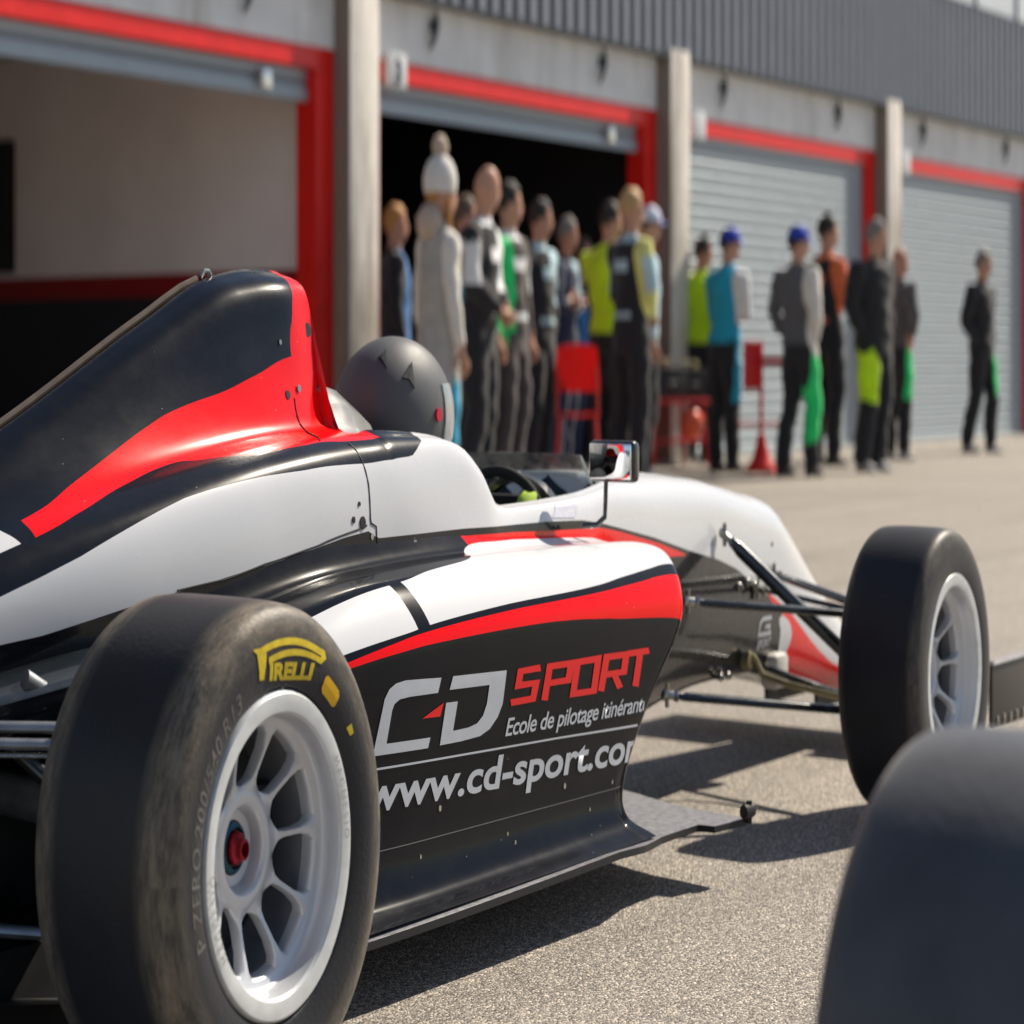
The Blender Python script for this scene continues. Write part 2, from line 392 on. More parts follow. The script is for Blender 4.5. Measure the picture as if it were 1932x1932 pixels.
# ---- body shell: profile points run from the belly (0) up the side to the spine (10); (half width, height)
ST = [
(-.62, [(0,.14),(.07,.14),(.09,.2),(.10,.27),(.095,.33),(.08,.37),(.065,.40),(.05,.42),(.035,.435),(.02,.445),(0,.45)]),
(-.10, [(0,.30),(.14,.30),(.22,.38),(.255,.45),(.262,.52),(.245,.562),(.205,.59),(.150,.605),(.09,.622),(.045,.642),(0,.652)]),
(.25,  [(0,.34),(.2,.34),(.30,.43),(.322,.52),(.318,.59),(.292,.635),(.24,.655),(.175,.672),(.11,.712),(.055,.760),(0,.778)]),
(.55,  [(0,.2),(.25,.2),(.335,.40),(.346,.53),(.340,.62),(.314,.675),(.255,.700),(.178,.715),(.118,.79),(.066,.868),(0,.890)]),
(.75,  [(0,.1),(.27,.1),(.338,.38),(.348,.54),(.342,.64),(.318,.692),(.262,.715),(.172,.733),(.126,.82),(.082,.925),(0,.955)]),
(.88,  [(0,.06),(.28,.06),(.338,.36),(.348,.54),(.342,.64),(.318,.696),(.264,.720),(.160,.738),(.126,.83),(.096,.935),(0,.968)]),
(.955, [(0,.06),(.28,.06),(.338,.36),(.347,.54),(.342,.645),(.318,.700),(.264,.722),(.150,.738),(.120,.83),(.088,.935),(0,.966)]),
(.965, [(0,.06),(.28,.06),(.338,.36),(.347,.54),(.342,.645),(.318,.700),(.264,.722),(.205,.722),(.19,.70),(.15,.69),(0,.69)]),
(.985, [(0,.06),(.28,.06),(.338,.36),(.347,.54),(.342,.645),(.318,.702),(.272,.722),(.225,.715),(.215,.56),(.2,.35),(0,.34)]),
(1.16, [(0,.06),(.27,.06),(.333,.36),(.342,.54),(.336,.65),(.316,.703),(.280,.716),(.245,.706),(.232,.56),(.2,.34),(0,.33)]),
(1.24, [(0,.06),(.27,.06),(.330,.35),(.340,.54),(.334,.65),(.316,.694),(.285,.705),(.250,.694),(.236,.55),(.2,.33),(0,.32)]),
(1.31, [(0,.06),(.27,.06),(.327,.34),(.338,.53),(.334,.622),(.318,.660),(.290,.668),(.254,.658),(.240,.53),(.2,.32),(0,.31)]),
(1.38, [(0,.06),(.27,.06),(.322,.33),(.334,.50),(.330,.575),(.316,.604),(.290,.611),(.254,.602),(.242,.50),(.2,.31),(0,.30)]),
(1.46, [(0,.06),(.26,.06),(.317,.32),(.328,.48),(.324,.560),(.310,.592),(.285,.599),(.250,.590),(.238,.48),(.2,.30),(0,.28)]),
(1.80, [(0,.06),(.24,.06),(.29,.28),(.302,.45),(.298,.560),(.284,.595),(.260,.604),(.228,.596),(.215,.48),(.18,.30),(0,.26)]),
(1.98, [(0,.10),(.22,.10),(.27,.28),(.285,.44),(.280,.565),(.264,.605),(.235,.617),(.205,.612),(.185,.52),(.14,.40),(0,.34)]),
(2.06, [(0,.14),(.21,.14),(.262,.28),(.276,.44),(.271,.565),(.252,.605),(.215,.621),(.16,.628),(.11,.632),(.06,.634),(0,.635)]),
(2.25, [(0,.195),(.19,.20),(.245,.30),(.256,.44),(.248,.555),(.228,.598),(.19,.617),(.14,.625),(.09,.629),(.05,.630),(0,.631)]),
(2.60, [(0,.215),(.165,.22),(.21,.30),(.218,.42),(.210,.535),(.192,.578),(.16,.597),(.12,.605),(.08,.609),(.04,.610),(0,.610)]),
(2.90, [(0,.21),(.145,.215),(.18,.28),(.187,.38),(.180,.49),(.165,.535),(.138,.558),(.10,.570),(.066,.575),(.03,.577),(0,.577)]),
(3.08, [(0,.19),(.13,.195),(.164,.26),(.170,.35),(.165,.455),(.152,.502),(.128,.530),(.095,.545),(.06,.551),(.03,.553),(0,.553)]),
(3.20, [(0,.17),(.12,.175),(.154,.235),(.160,.32),(.155,.40),(.143,.445),(.12,.480),(.09,.500),(.058,.510),(.03,.514),(0,.515)]),
(3.34, [(0,.145),(.11,.15),(.143,.20),(.149,.265),(.145,.33),(.135,.368),(.114,.400),(.086,.420),(.055,.430),(.03,.434),(0,.435)]),
(3.50, [(0,.12),(.10,.125),(.132,.165),(.138,.215),(.134,.262),(.124,.292),(.105,.316),(.08,.332),(.05,.341),(.025,.344),(0,.345)]),
(3.68, [(0,.105),(.085,.11),(.118,.138),(.124,.17),(.121,.20),(.112,.220),(.094,.237),(.07,.247),(.045,.253),(.02,.255),(0,.256)]),
(3.86, [(0,.10),(.06,.105),(.09,.118),(.097,.135),(.095,.152),(.088,.164),(.074,.174),(.055,.181),(.035,.185),(.016,.187),(0,.187)]),
(3.95, [(0,.115),(.02,.118),(.036,.124),(.04,.131),(.038,.138),(.034,.143),(.028,.147),(.02,.150),(.013,.151),(.006,.152),(0,.152)]),
]
def body_grid():
    xs = [s_[0] for s_ in ST]
    P = np.array([catmull(s_[1], 6)[0] for s_ in ST]); ts = catmull(ST[0][1], 6)[1]
    P[:, :, 0] = np.maximum(P[:, :, 0], 0)
    xq = sorted(set([round(-.62+.02*i, 4) for i in range(229)] + xs + [.96, .97, .975]))
    Q = pchip(xs, P, xq); n = len(ts)
    G = np.zeros((len(xq), 2*n-1, 3)); U = np.zeros((len(xq), 2*n-1, 2))
    for i, x in enumerate(xq):
        for j in range(n):
            w_, z = Q[i, j]
            G[i, j] = (x, -w_, z); U[i, j] = (x, ts[j])
            G[i, 2*n-2-j] = (x, w_, z); U[i, 2*n-2-j] = (x, ts[j])
    return G, U
BG, BU = body_grid()
def body_point(x, t, off=0., side=-1):
    i = int(np.argmin(abs(BU[:, 0, 0]-x))); n = (BG.shape[1]+1)//2; T = BU[0, :n, 1]
    i2 = min(max(np.searchsorted(BU[:, 0, 0], x), 1), len(BU)-1); x0, x1 = BU[i2-1, 0, 0], BU[i2, 0, 0]; a = min(max((x-x0)/(x1-x0), 0), 1)
    row = BG[i2-1, :n]*(1-a)+BG[i2, :n]*a
    p = np.array([np.interp(t, T, row[:, k]) for k in range(3)]); q = np.array([np.interp(min(t+.05, 10), T, row[:, k]) for k in range(3)])
    r = np.array([np.interp(max(t-.05, 0), T, row[:, k]) for k in range(3)])
    tg = q-r; nrm = np.array([0, tg[2]*-1, tg[1]]); nrm = nrm/ (np.linalg.norm(nrm)+1e-9)
    if nrm[1] > 0 and abs(nrm[1]) > .2: nrm = -nrm
    elif nrm[2] < 0 and abs(nrm[1]) <= .2: nrm = -nrm
    p = p+nrm*off
    if side > 0: p[1] *= -1
    return Vector(p)
def obj_z(n):
    tc = n.N.new("ShaderNodeTexCoord"); sx = n.N.new("ShaderNodeSeparateXYZ"); n.L.new(tc.outputs["Object"], sx.inputs[0])
    return n.m('DIVIDE', sx.outputs[2], SZ)
WB = [(-.7,.44),(-.1,.490),(0,.497),(.237,.528),(.354,.539),(.458,.550),(.572,.560),(.694,.573),(.78,.583),(.866,.589),(.886,.577),(1.0,.577),(1.216,.577),(1.364,.574),(1.6,.571),(1.767,.566),(1.864,.557),
      (1.967,.544),(2.178,.517),(2.389,.484),(2.598,.455),(2.724,.431),(2.836,.399),(2.919,.376),(2.976,.366),(3.088,.333),(3.154,.310),(3.222,.281),(3.291,.251),(3.36,.224),(3.458,.191),(3.6,.16),(4.0,.13)]
def livery_body(n, x, t):
    z = obj_z(n)
    # white flank
    wt = n.curve(x, [(-.7,4.5),(-.082,4.49),(0,4.48),(.085,4.54),(.18,4.73),(.282,4.94),(.353,5.06),(.422,5.05),(.492,5.01),(.566,4.96),(.679,4.80),(.841,4.75),(.938,4.69),(1.034,4.70),(1.05,4.75),(1.10,5.3),(1.13,7.15),(1.9,7.15),(1.99,7.15),(2.03,8.5),(2.06,10.2),(4.1,10.2)], False)
    wb = n.curve(x, WB, False)
    white = n.mul(n.lt(t, wt), n.gt(z, wb))
    # red flash on the engine cover
    rt = n.curve(x, [(.0,6.74),(.043,6.79),(.217,7.39),(.36,7.68),(.423,7.75),(.485,7.79),(.607,7.79),(.732,7.89),(.868,8.07),(.975,8.1)])
    rb = n.curve(x, [(.0,5.78),(.029,5.80),(.144,6.12),(.31,6.67),(.414,6.80),(.48,6.55),(.535,6.22),(.57,6.02),(.622,5.88),(.744,5.88),(.789,5.92),(.863,5.79),(.975,5.7)])
    red = n.mul(n.lt(t, rt), n.gt(t, rb), n.gt(x, n.m('MULTIPLY_ADD', t, .014, -.052)), n.lt(x, .978))
    hoop = n.mul(n.gt(x, n.curve(t, [(5.5,.868),(8.07,.868),(8.6,.884),(9.1,.908),(9.8,.930),(10.,.932)])), n.lt(x, .966), n.gt(t, rb))
    red = n.mx(red, hoop)
    patch = n.mul(n.lt(x, n.m('MULTIPLY_ADD', n.m('SUBTRACT', t, 5.85), -.004, -.003)), n.gt(t, 5.80), n.lt(t, 6.74), n.gt(x, -.25))
    # red stripe low on the tub
    st = n.curve(x, [(.99,.5615),(1.05,.564),(1.161,.566),(1.263,.565),(1.418,.562),(1.6,.556),(1.863,.549),(1.966,.538),(2.075,.523),(2.208,.505),(2.37,.478)], False)
    sb = n.curve(x, [(.99,.561),(1.2,.552),(1.45,.545),(1.65,.53),(1.863,.50),(2.05,.488),(2.2,.480),(2.37,.475)], False)
    stripe = n.mul(n.lt(z, st), n.gt(z, sb), n.gt(x, .99), n.lt(x, 2.37))
    # nose: red wedge edged in white
    xl = n.curve(z, [(.10,3.10),(.229,3.115),(.247,3.13),(.272,3.145),(.29,3.136),(.317,3.075),(.346,2.996),(.375,2.944)])
    xw = n.curve(z, [(.10,3.06),(.236,3.062),(.252,3.061),(.287,3.060),(.31,3.048),(.318,3.09)])
    nred = n.mul(n.gt(x, xl), n.lt(z, wb), n.lt(x, 3.62))
    nwht = n.mul(n.gt(x, xw), n.lt(z, .318), n.lt(x, xl))
    under = n.mul(n.lt(t, 1.2), n.lt(x, 3.5))
    c = n.mix(n.mx(n.mx(white, patch), nwht), BLACK, WHITE)
    c = n.mix(n.mx(n.mx(red, stripe), nred), c, RED)
    c = n.mix(under, c, (.02,.02,.022))
    cock = n.mul(n.gt(t, 7.15), n.gt(x, .965), n.lt(x, 2.035))
    return n.mix(cock, c, (.012,.012,.013))

body = grid_mesh("body_shell", BG, BU, paint("body_paint", livery_body, rough=.24, coat=1.0, spec=.12), car, caps=(0, -1), ang=50)

# ---- sidepods
SP = [  # (x, (half width, height) x 10) from the inner top over the shoulder and down to the floor edge
(.02, [(.25,.42),(.29,.40),(.33,.385),(.37,.37),(.40,.34),(.405,.31),(.40,.24),(.40,.17),(.42,.12),(.46,.104)]),
(.40, [(.325,.545),(.37,.505),(.44,.495),(.505,.480),(.56,.442),(.572,.40),(.565,.30),(.565,.19),(.60,.125),(.665,.104)]),
(.73, [(.336,.585),(.385,.540),(.455,.536),(.522,.523),(.587,.472),(.604,.42),(.595,.30),(.590,.19),(.615,.128),(.670,.104)]),
(1.10,[(.336,.575),(.385,.545),(.455,.545),(.528,.531),(.598,.482),(.616,.42),(.603,.30),(.592,.19),(.615,.130),(.672,.104)]),
(1.45,[(.322,.555),(.38,.540),(.455,.541),(.532,.528),(.602,.480),(.620,.42),(.606,.30),(.594,.19),(.61,.132),(.674,.104)]),
]
FX = [1.84,1.84,1.84,1.82,1.77,1.73,1.62,1.53,1.505,1.52]       # where the front edge lies for each profile point
FR = [ # front stations: distance behind FX, shrink toward inlet centre
(.05, [(.305,.538),(.37,.530),(.45,.533),(.532,.520),(.602,.470),(.620,.41),(.605,.30),(.592,.19),(.605,.135),(.674,.104)]),
(.012,[(.30,.528),(.37,.522),(.45,.522),(.525,.508),(.590,.462),(.607,.40),(.593,.30),(.582,.19),(.600,.133),(.672,.104)]),
(.0,  [(.30,.515),(.37,.508),(.445,.507),(.512,.494),(.572,.452),(.586,.39),(.572,.30),(.562,.19),(.575,.13),(.60,.104)]),
(.02, [(.30,.500),(.37,.494),(.44,.493),(.500,.482),(.552,.440),(.564,.38),(.552,.30),(.545,.19),(.55,.13),(.56,.106)]),
(.30, [(.30,.46),(.36,.46),(.42,.455),(.47,.44),(.50,.41),(.51,.36),(.505,.30),(.50,.20),(.49,.15),(.48,.12)]),
]
def pod_grid(side):
    P3 = []
    for x, pr in SP: P3.append([(x, w_, z) for w_, z in pr])
    for d, pr in FR: P3.append([(FX[i]-d, w_, z) for i, (w_, z) in enumerate(pr)])
    P = np.array([catmull(p, 7)[0] for p in P3]); ts = catmull(P3[0], 7)[1]
    sv = [0, 1.2, 2.3, 3.5, 4.6, 5.2, 5.45, 5.65, 5.85, 6.3]; q = list(np.arange(0, 5.2, .05))+list(np.arange(5.2, 6.301, .04))+[6.3]
    Q = pchip(sv, P, q); G = Q.copy(); G[:, :, 1] = Q[:, :, 1]*side
    U = np.zeros(G.shape[:2]+(2,)); U[:, :, 0] = Q[:, :, 0]
    for j in range(len(ts)): U[:, j, 1] = ts[j]
    return G, U, np.array(q)
def livery_pod(n, x, t):
    wi = n.curve(x, [(-.1,3.1),(.3,2.95),(.527,2.9),(.613,2.89),(.721,2.88),(.883,2.56),(1.028,2.30),(1.13,1.4),(1.22,.55),(1.337,.42),(1.45,.3),(2,.3)])
    wo = n.curve(x, [(-.1,4.1),(.498,4.09),(.678,4.07),(.762,4.0),(1.0,3.94),(1.306,3.85),(1.521,3.65),(1.64,3.51),(1.73,3.40),(1.9,3.3)])
    rt = n.curve(x, [(-.1,4.55),(.3,4.5),(.498,4.37),(.638,4.25),(.756,4.15),(1.025,4.09),(1.341,4.0),(1.551,3.85),(1.681,3.71),(1.9,3.6)])
    rb = n.curve(x, [(-.1,4.55),(.3,4.56),(.501,4.58),(.631,4.58),(.775,4.54),(1.094,4.55),(1.225,4.59),(1.364,4.69),(1.563,4.82),(1.9,4.86)])
    cross = n.mul(n.gt(x, .722), n.lt(x, .761))
    white = n.mul(n.gt(t, wi), n.lt(t, wo), n.m('SUBTRACT', 1., cross))
    red = n.mul(n.gt(t, rt), n.lt(t, rb))
    red = n.mx(red, n.mul(n.lt(t, wi), n.gt(x, 1.20)))
    c = n.mix(white, BLACK, WHITE); c = n.mix(red, c, RED)
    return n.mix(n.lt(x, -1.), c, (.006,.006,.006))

M_pod = paint("sidepod_paint", livery_pod)
pods = []
for side in (-1, 1):
    G, U, q = pod_grid(side)
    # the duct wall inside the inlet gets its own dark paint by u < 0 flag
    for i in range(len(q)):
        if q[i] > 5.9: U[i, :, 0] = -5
    pods.append(grid_mesh("sidepod", G, U, M_pod, car, ang=45))
# ---- floor
M_carbon = mat("carbon_floor", (.30,.30,.325), .36, metal=.25, coat=.2, var=.2, scale=60, bump=.15, bscale=300)
M_cblack = mat("black_satin", (.012,.012,.014), .6)
def floor_sheet():
    ed = [(-.35,.35),(.0,.42),(.25,.60),(.36,.672),(.70,.688),(1.05,.698),(1.35,.706),(1.40,.706),(1.53,.672),(1.60,.668),(1.70,.672),(1.706,.712),(1.78,.724),(1.845,.738)]
    lead = [(1.845,.742),(1.842,.66),(1.85,.57),(1.885,.45),(1.94,.33),(1.98,.18),(2.0,.0)]
    xs = sorted(set([round(float(v_), 4) for v_ in np.linspace(-.35, 2.0, 95)] + [e[0] for e in ed])); bm = bmesh.new(); rows = []
    for x in xs:
        yo = float(np.interp(x, [e[0] for e in ed], [e[1] for e in ed])) if x <= 1.845 else float(np.interp(x, [l[0] for l in lead[2:]], [l[1] for l in lead[2:]]))
        if x > 1.842: yo = min(yo, float(np.interp(x, [1.840, 1.846, 1.90, 1.98, 2.0], [.738, .60, .46, .31, .01])))
        row = []
        for q in np.linspace(-1, 1, 41):
            y = q*yo; e = max(0, (abs(y)-.60)/.14); up = .018*e*e*max(0, min(1, (x-.5)/.8))*max(0, min(1, (1.6-x)/.3))
            row.append(bm.verts.new((x, y, .0985+up)))
        rows.append(row)
    for a_, b_ in zip(rows, rows[1:]):
        for k in range(40): bm.faces.new((a_[k], a_[k+1], b_[k+1], b_[k]))
    r_ = bmesh.ops.extrude_face_region(bm, geom=bm.faces[:]); bmesh.ops.translate(bm, vec=(0,0,-.011), verts=[v for v in r_['geom'] if isinstance(v, bmesh.types.BMVert)])
    bmesh.ops.remove_doubles(bm, verts=bm.verts, dist=1e-5); bmesh.ops.recalc_face_normals(bm, faces=bm.faces); bm.normal_update()
    for f in bm.faces: f.material_index = 1 if abs(f.normal.z) < .5 else 0
    return from_bm("floor_panel", bm, [M_carbon, M_cblack], car, ang=40)
floor_sheet()
bx_part("skid_plank", [(.2, 1.75, -.15, .15, .035, .087)], mat("plank_wood", (.10,.07,.045), .7), car)
for sd in (-1, 1):
    bm = bmesh.new(); tube(bm, [(1.80, sd*.738, .112), (1.835, sd*.742, .112)], .012, 10); tube(bm, [(1.822, sd*.741, .092), (1.822, sd*.741, .128)], .007, 8); from_bm("floor_stay", bm, M_cblack, car)

# ---- wheels
M_tyre = mat("tyre_rubber", (.011,.012,.017), .5, var=.2, scale=9, bump=.25, bscale=120, spec=.45, sheen=.06)
def tyre_mat():
    m = M_tyre; n = NB(m); N, L = n.N, n.L; b = N["Principled BSDF"]; src = b.inputs["Base Color"].links[0].from_socket
    tc = N.new("ShaderNodeTexCoord"); mp = N.new("ShaderNodeMapping"); mp.inputs["Scale"].default_value = (1, 1, 1/SZ); L.new(tc.outputs["Object"], mp.inputs[0])
    sx = N.new("ShaderNodeSeparateXYZ"); L.new(mp.outputs[0], sx.inputs[0])
    ay = n.m('ABSOLUTE', sx.outputs[1])
    r = n.m('SQRT', n.m('ADD', n.m('MULTIPLY', sx.outputs[0], sx.outputs[0]), n.m('MULTIPLY', sx.outputs[2], sx.outputs[2])))
    cb = N.new("ShaderNodeCombineXYZ"); L.new(n.m('MULTIPLY', n.m('ARCTAN2', sx.outputs[2], sx.outputs[0]), 2.2), cb.inputs[0]); L.new(n.m('MULTIPLY', sx.outputs[1], 26), cb.inputs[1]); L.new(n.m('MULTIPLY', r, 26), cb.inputs[2])
    ns = N.new("ShaderNodeTexNoise"); ns.inputs["Scale"].default_value = 2.2; ns.inputs["Detail"].default_value = 10; ns.inputs["Roughness"].default_value = .78; L.new(cb.outputs[0], ns.inputs["Vector"])
    # dust clings to the shoulder between tread and side wall
    sh = N.new("ShaderNodeMapRange"); sh.inputs[1].default_value = .085; sh.inputs[2].default_value = .118; L.new(ay, sh.inputs[0])
    rr = N.new("ShaderNodeMapRange"); rr.inputs[1].default_value = .225; rr.inputs[2].default_value = .268; L.new(r, rr.inputs[0])
    k = N.new("ShaderNodeMapRange"); k.inputs[1].default_value = .40; k.inputs[2].default_value = .70; k.inputs[4].default_value = .62; L.new(ns.outputs[0], k.inputs[0])
    f = n.m('MULTIPLY', n.mul(sh.outputs[0], rr.outputs[0]), n.m('ADD', k.outputs[0], .16))
    ns2 = N.new("ShaderNodeTexNoise"); ns2.inputs["Scale"].default_value = 140; ns2.inputs["Detail"].default_value = 3; L.new(mp.outputs[0], ns2.inputs["Vector"])
    sp = n.mul(n.gt(ns2.outputs[0], .74), .12)
    L.new(n.mix(n.mx(f, sp), src, (.34,.28,.20)), b.inputs["Base Color"])
tyre_mat()
M_rim = mat("silver_rim", (.55,.565,.60), .36, metal=.35, var=.05, scale=10, coat=.15)
M_lip = mat("white_lip", (.62,.64,.65), .35, metal=.15, var=.10, scale=25)
M_yel = mat("tyre_yellow", (.62,.46,.02), .6, var=.15, scale=80)
M_mark = mat("moulded_marks", (.11,.105,.10), .6, var=.3, scale=60)

def text_mesh(body, size=1., shear=0., offset=0., spacing=1., sx=1.):
    cu = bpy.data.curves.new("t", 'FONT'); cu.body = body; cu.size = size; cu.shear = shear; cu.offset = offset; cu.space_character = spacing
    cu.resolution_u = 6; cu.fill_mode = 'FRONT'
    o = bpy.data.objects.new("t", cu); COL.objects.link(o); bpy.context.view_layer.update()
    me = bpy.data.meshes.new_from_object(o.evaluated_get(bpy.context.evaluated_depsgraph_get()))
    bpy.data.objects.remove(o); bm = bmesh.new(); bm.from_mesh(me); bpy.data.meshes.remove(me)
    bmesh.ops.remove_doubles(bm, verts=bm.verts, dist=1e-5)
    for v in bm.verts: v.co.x *= sx
    return bm
def poly2(bm, pts, holes=()):
    vs = [bm.verts.new((x, y, 0)) for x, y in pts]; bm.faces.new(vs)
def strip2(bm, pts, wd):
    """thick polyline with mitred corners"""
    P = [Vector((x, y)) for x, y in pts]; Lf, Rt = [], []
    for i, p in enumerate(P):
        d0 = (P[i]-P[i-1]).normalized() if i else None; d1 = (P[i+1]-P[i]).normalized() if i < len(P)-1 else None
        if d0 is None: nn = Vector((-d1.y, d1.x)); k = 1
        elif d1 is None: nn = Vector((-d0.y, d0.x)); k = 1
        else:
            n0 = Vector((-d0.y, d0.x)); n1 = Vector((-d1.y, d1.x)); nn = (n0+n1).normalized(); k = min(1/max(nn.dot(n0), .3), 2.5)
        Lf.append(bm.verts.new((p.x+nn.x*wd/2*k, p.y+nn.y*wd/2*k, 0))); Rt.append(bm.verts.new((p.x-nn.x*wd/2*k, p.y-nn.y*wd/2*k, 0)))
    for i in range(len(P)-1): bm.faces.new((Lf[i], Lf[i+1], Rt[i+1], Rt[i]))
def cut2(bm, step):
    xs = [v.co.x for v in bm.verts]; ys = [v.co.y for v in bm.verts]
    for ax, (a, b_) in enumerate(((min(xs), max(xs)), (min(ys), max(ys)))):
        t = a+step
        while t < b_:
            co = Vector((0,0,0)); co[ax] = t; no = Vector((0,0,0)); no[ax] = 1
            bmesh.ops.bisect_plane(bm, geom=bm.verts[:]+bm.edges[:]+bm.faces[:], plane_co=co, plane_no=no); t += step
def side_y(r, prof):
    """height of the outer side wall at radius r"""
    rs = [p[0] for p in prof]; hs = [p[1] for p in prof]
    return float(np.interp(r, rs[::-1] if rs[0] > rs[-1] else rs, hs[::-1] if rs[0] > rs[-1] else hs))
def wheel_parts(parent, ro, wd, detail=True):
    """parts of a wheel about the Y axis, the outer face towards -Y. parent is the hub mesh."""
    hw = wd/2; sg = -1
    # tyre: tread with a slight crown, round shoulder, bulging wall, bead
    half = [(ro, 0), (ro-.0006, hw*.45), (ro-.0025, hw*.72), (ro-.006, hw*.84), (ro-.013, hw*.92), (ro-.024, hw*.975), (ro-.042, hw*1.0),
            (ro-.062, hw*.998), (ro-.080, hw*.975), (ro-.094, hw*.94), (.186, hw*.90), (.178, hw*.87)]
    C, _ = catmull(half, 4)
    prof = [(r, -h) for r, h in C[::-1]] + [(r, h) for r, h in C[1:]] + [(.170, hw*.80), (.170, -hw*.80)]
    bm = bmesh.new(); lathe(bm, prof, 96, closed=True)
    tyre = from_bm("tyre", bm, M_tyre, parent, ang=60)
    wallR = [p[0] for p in C[20:]][::-1]; wallH = [p[1] for p in C[20:]][::-1]
    bm = bmesh.new()
    L0 = -hw*.90
    # outer lip, barrel, inner flange
    pr = [(.1835, L0+.010), (.1840, L0-.004), (.1800, L0-.010), (.1720, L0-.0105), (.1600, L0-.008), (.1575, L0-.002)]
    lathe(bm, pr, 96, mi=1)
    nb_ = len(bm.faces)
    pr = [(.1575, L0-.002), (.1560, L0+.004), (.1545, L0+.016), (.1530, L0+.028), (.1500, L0+.034), (.1440, L0+.036), (.1405, L0+.040), (.1395, L0+.050), (.1400, L0+.066)]
    b2 = bmesh.new(); lathe(b2, pr, 96); me = bpy.data.meshes.new("q"); b2.to_mesh(me); b2.free(); bm.from_mesh(me); bpy.data.meshes.remove(me)
    b2 = bmesh.new(); lathe(b2, [(.1400, L0+.066), (.1440, L0+.085), (.146, hw*.3), (.150, hw*.5), (.160, hw*.85), (.176, hw*.90)], 96, mi=2); me = bpy.data.meshes.new('q'); b2.to_mesh(me); b2.free(); bm.from_mesh(me); bpy.data.meshes.remove(me)
    # spokes: ten, concave from the barrel down to a deep hub
    for k in range(10):
        a = R(5+36*k)
        secs = []
        for r_, y_, w_, d_ in ((.1455, L0+.0365, .044, .026), (.139, L0+.0385, .024, .024), (.132, L0+.041, .012, .023), (.115, L0+.049, .0060, .022), (.09, L0+.062, .0062, .022), (.080, L0+.067, .0105, .022), (.073, L0+.0695, .024, .022), (.066, L0+.072, .040, .020)):
            c, sn = math.cos(a), math.sin(a)
            ring = []
            for du, dv in ((-.5,0.15),(-.35,0),(.35,0),(.5,.15),(.42,1),(-.42,1)):
                u = du*w_*1.3; ring.append(bm.verts.new((c*r_-sn*u, y_+dv*d_, sn*r_+c*u)))
            secs.append(ring)
        for A, B in zip(secs, secs[1:]):
            for q in range(6): bm.faces.new((A[q], A[(q+1)%6], B[(q+1)%6], B[q]))
    # hub with its round cup
    b2 = bmesh.new(); lathe(b2, [(.071, L0+.100), (.072, L0+.076), (.067, L0+.0718), (.054, L0+.0705), (.051, L0+.072), (.048, L0+.081), (.043, L0+.098), (.020, L0+.102), (.0005, L0+.102)], 48)
    me = bpy.data.meshes.new("q"); b2.to_mesh(me); b2.free(); bm.from_mesh(me); bpy.data.meshes.remove(me)
    rim = from_bm("rim", bm, [M_rim, M_lip, mat("inner_barrel_shade", (.26,.27,.29), .5, metal=.3)], parent, ang=50)  # shade behind the spokes put into a darker grey for the inner barrel
    bm = bmesh.new()
    lathe(bm, [(.0195, L0+.102), (.020, L0+.090), (.018, L0+.084), (.0135, L0+.080), (.0125, L0+.072), (.009, L0+.070), (.0085, L0+.084), (.0003, L0+.085)], 12)
    from_bm("wheel_nut", bm, mat("red_anodised", (.30,.010,.02), .3, metal=.6), rim, ang=30)
    bm = bmesh.new(); lathe(bm, [(.029, L0+.1015), (.0295, L0+.096), (.024, L0+.092), (.0235, L0+.1015)], 36)
    from_bm("nut_collar", bm, mat("blue_anodised", (.02,.09,.13), .3, metal=.6), rim)
    if detail:
        # lettering follows the wall
        def wrap(bm, rc, ang0, out=.0012):
            cut2(bm, .012)
            for v in bm.verts:
                a = ang0 - v.co.x/rc; r = rc + v.co.y
                h = float(np.interp(r, wallR, wallH))
                v.co = Vector((r*math.sin(-(a-math.pi/2)) if False else r*math.cos(a), -(h+out), r*math.sin(a)))
            return bm
        if detail == 'plain': return tyre
        # angles: pi/2 is the top; +X (forward) is angle 0
        # tall P whose bowl runs over the whole word, then the small capitals
        bm = bmesh.new()
        poly2(bm, [(0,0),(.0105,0),(.0175,.030),(.0185,.0435),(-.006,.0435),(.0,.036)])
        strip2(bm, [(.010,.0400),(.128,.0400),(.138,.0375),(.141,.0315),(.136,.0265),(.022,.0255)], .0092)
        tm = text_mesh("IRELLI", .0305, 0, .0016, 1.02, 1.28); 
        for v in tm.verts: v.co.x += .023
        me = bpy.data.meshes.new("q"); tm.to_mesh(me); tm.free(); bm.from_mesh(me); bpy.data.meshes.remove(me)
        for v in bm.verts: v.co.y = .002+v.co.y*.84+2.5*(v.co.x-.07)**2
        from_bm("lettering", wrap(bm, ro-.088, math.pi/2+R(16.5)), M_yel, tyre, smooth=False)
        bm = bmesh.new(); poly2(bm, [(.0,.004),(.005,0),(.036,0),(.041,.004),(.041,.018),(.036,.022),(.005,.022),(0,.018)])
        from_bm("yellow_patch", wrap(bm, ro-.082, math.pi/2-R(29)), mat("tyre_amber", (.75,.42,.005), .5), tyre, smooth=False)
        bm = bmesh.new(); poly2(bm, [(0,0),(.014,.002),(.016,.010),(.004,.012)])
        from_bm("yellow_patch", wrap(bm, ro-.075, math.pi/2-R(52)), M_yel, tyre, smooth=False)
        for tx, a_ in (("P ZERO", 112), ("200/540", 78), ("R13", 44)):
            bm = text_mesh(tx, .034, .1, .0002, 1.15, .85)
            from_bm("moulded_lettering", wrap(bm, ro-.086, math.pi/2+R(a_), .0006), M_mark, tyre, smooth=False)
        bm = bmesh.new(); strip2(bm, [(.006,-.018),(.0,.012)], .004); strip2(bm, [(.012,-.012),(.030,-.006)], .004); poly2(bm, [(.034,-.006),(.050,-.004),(.044,.012)])
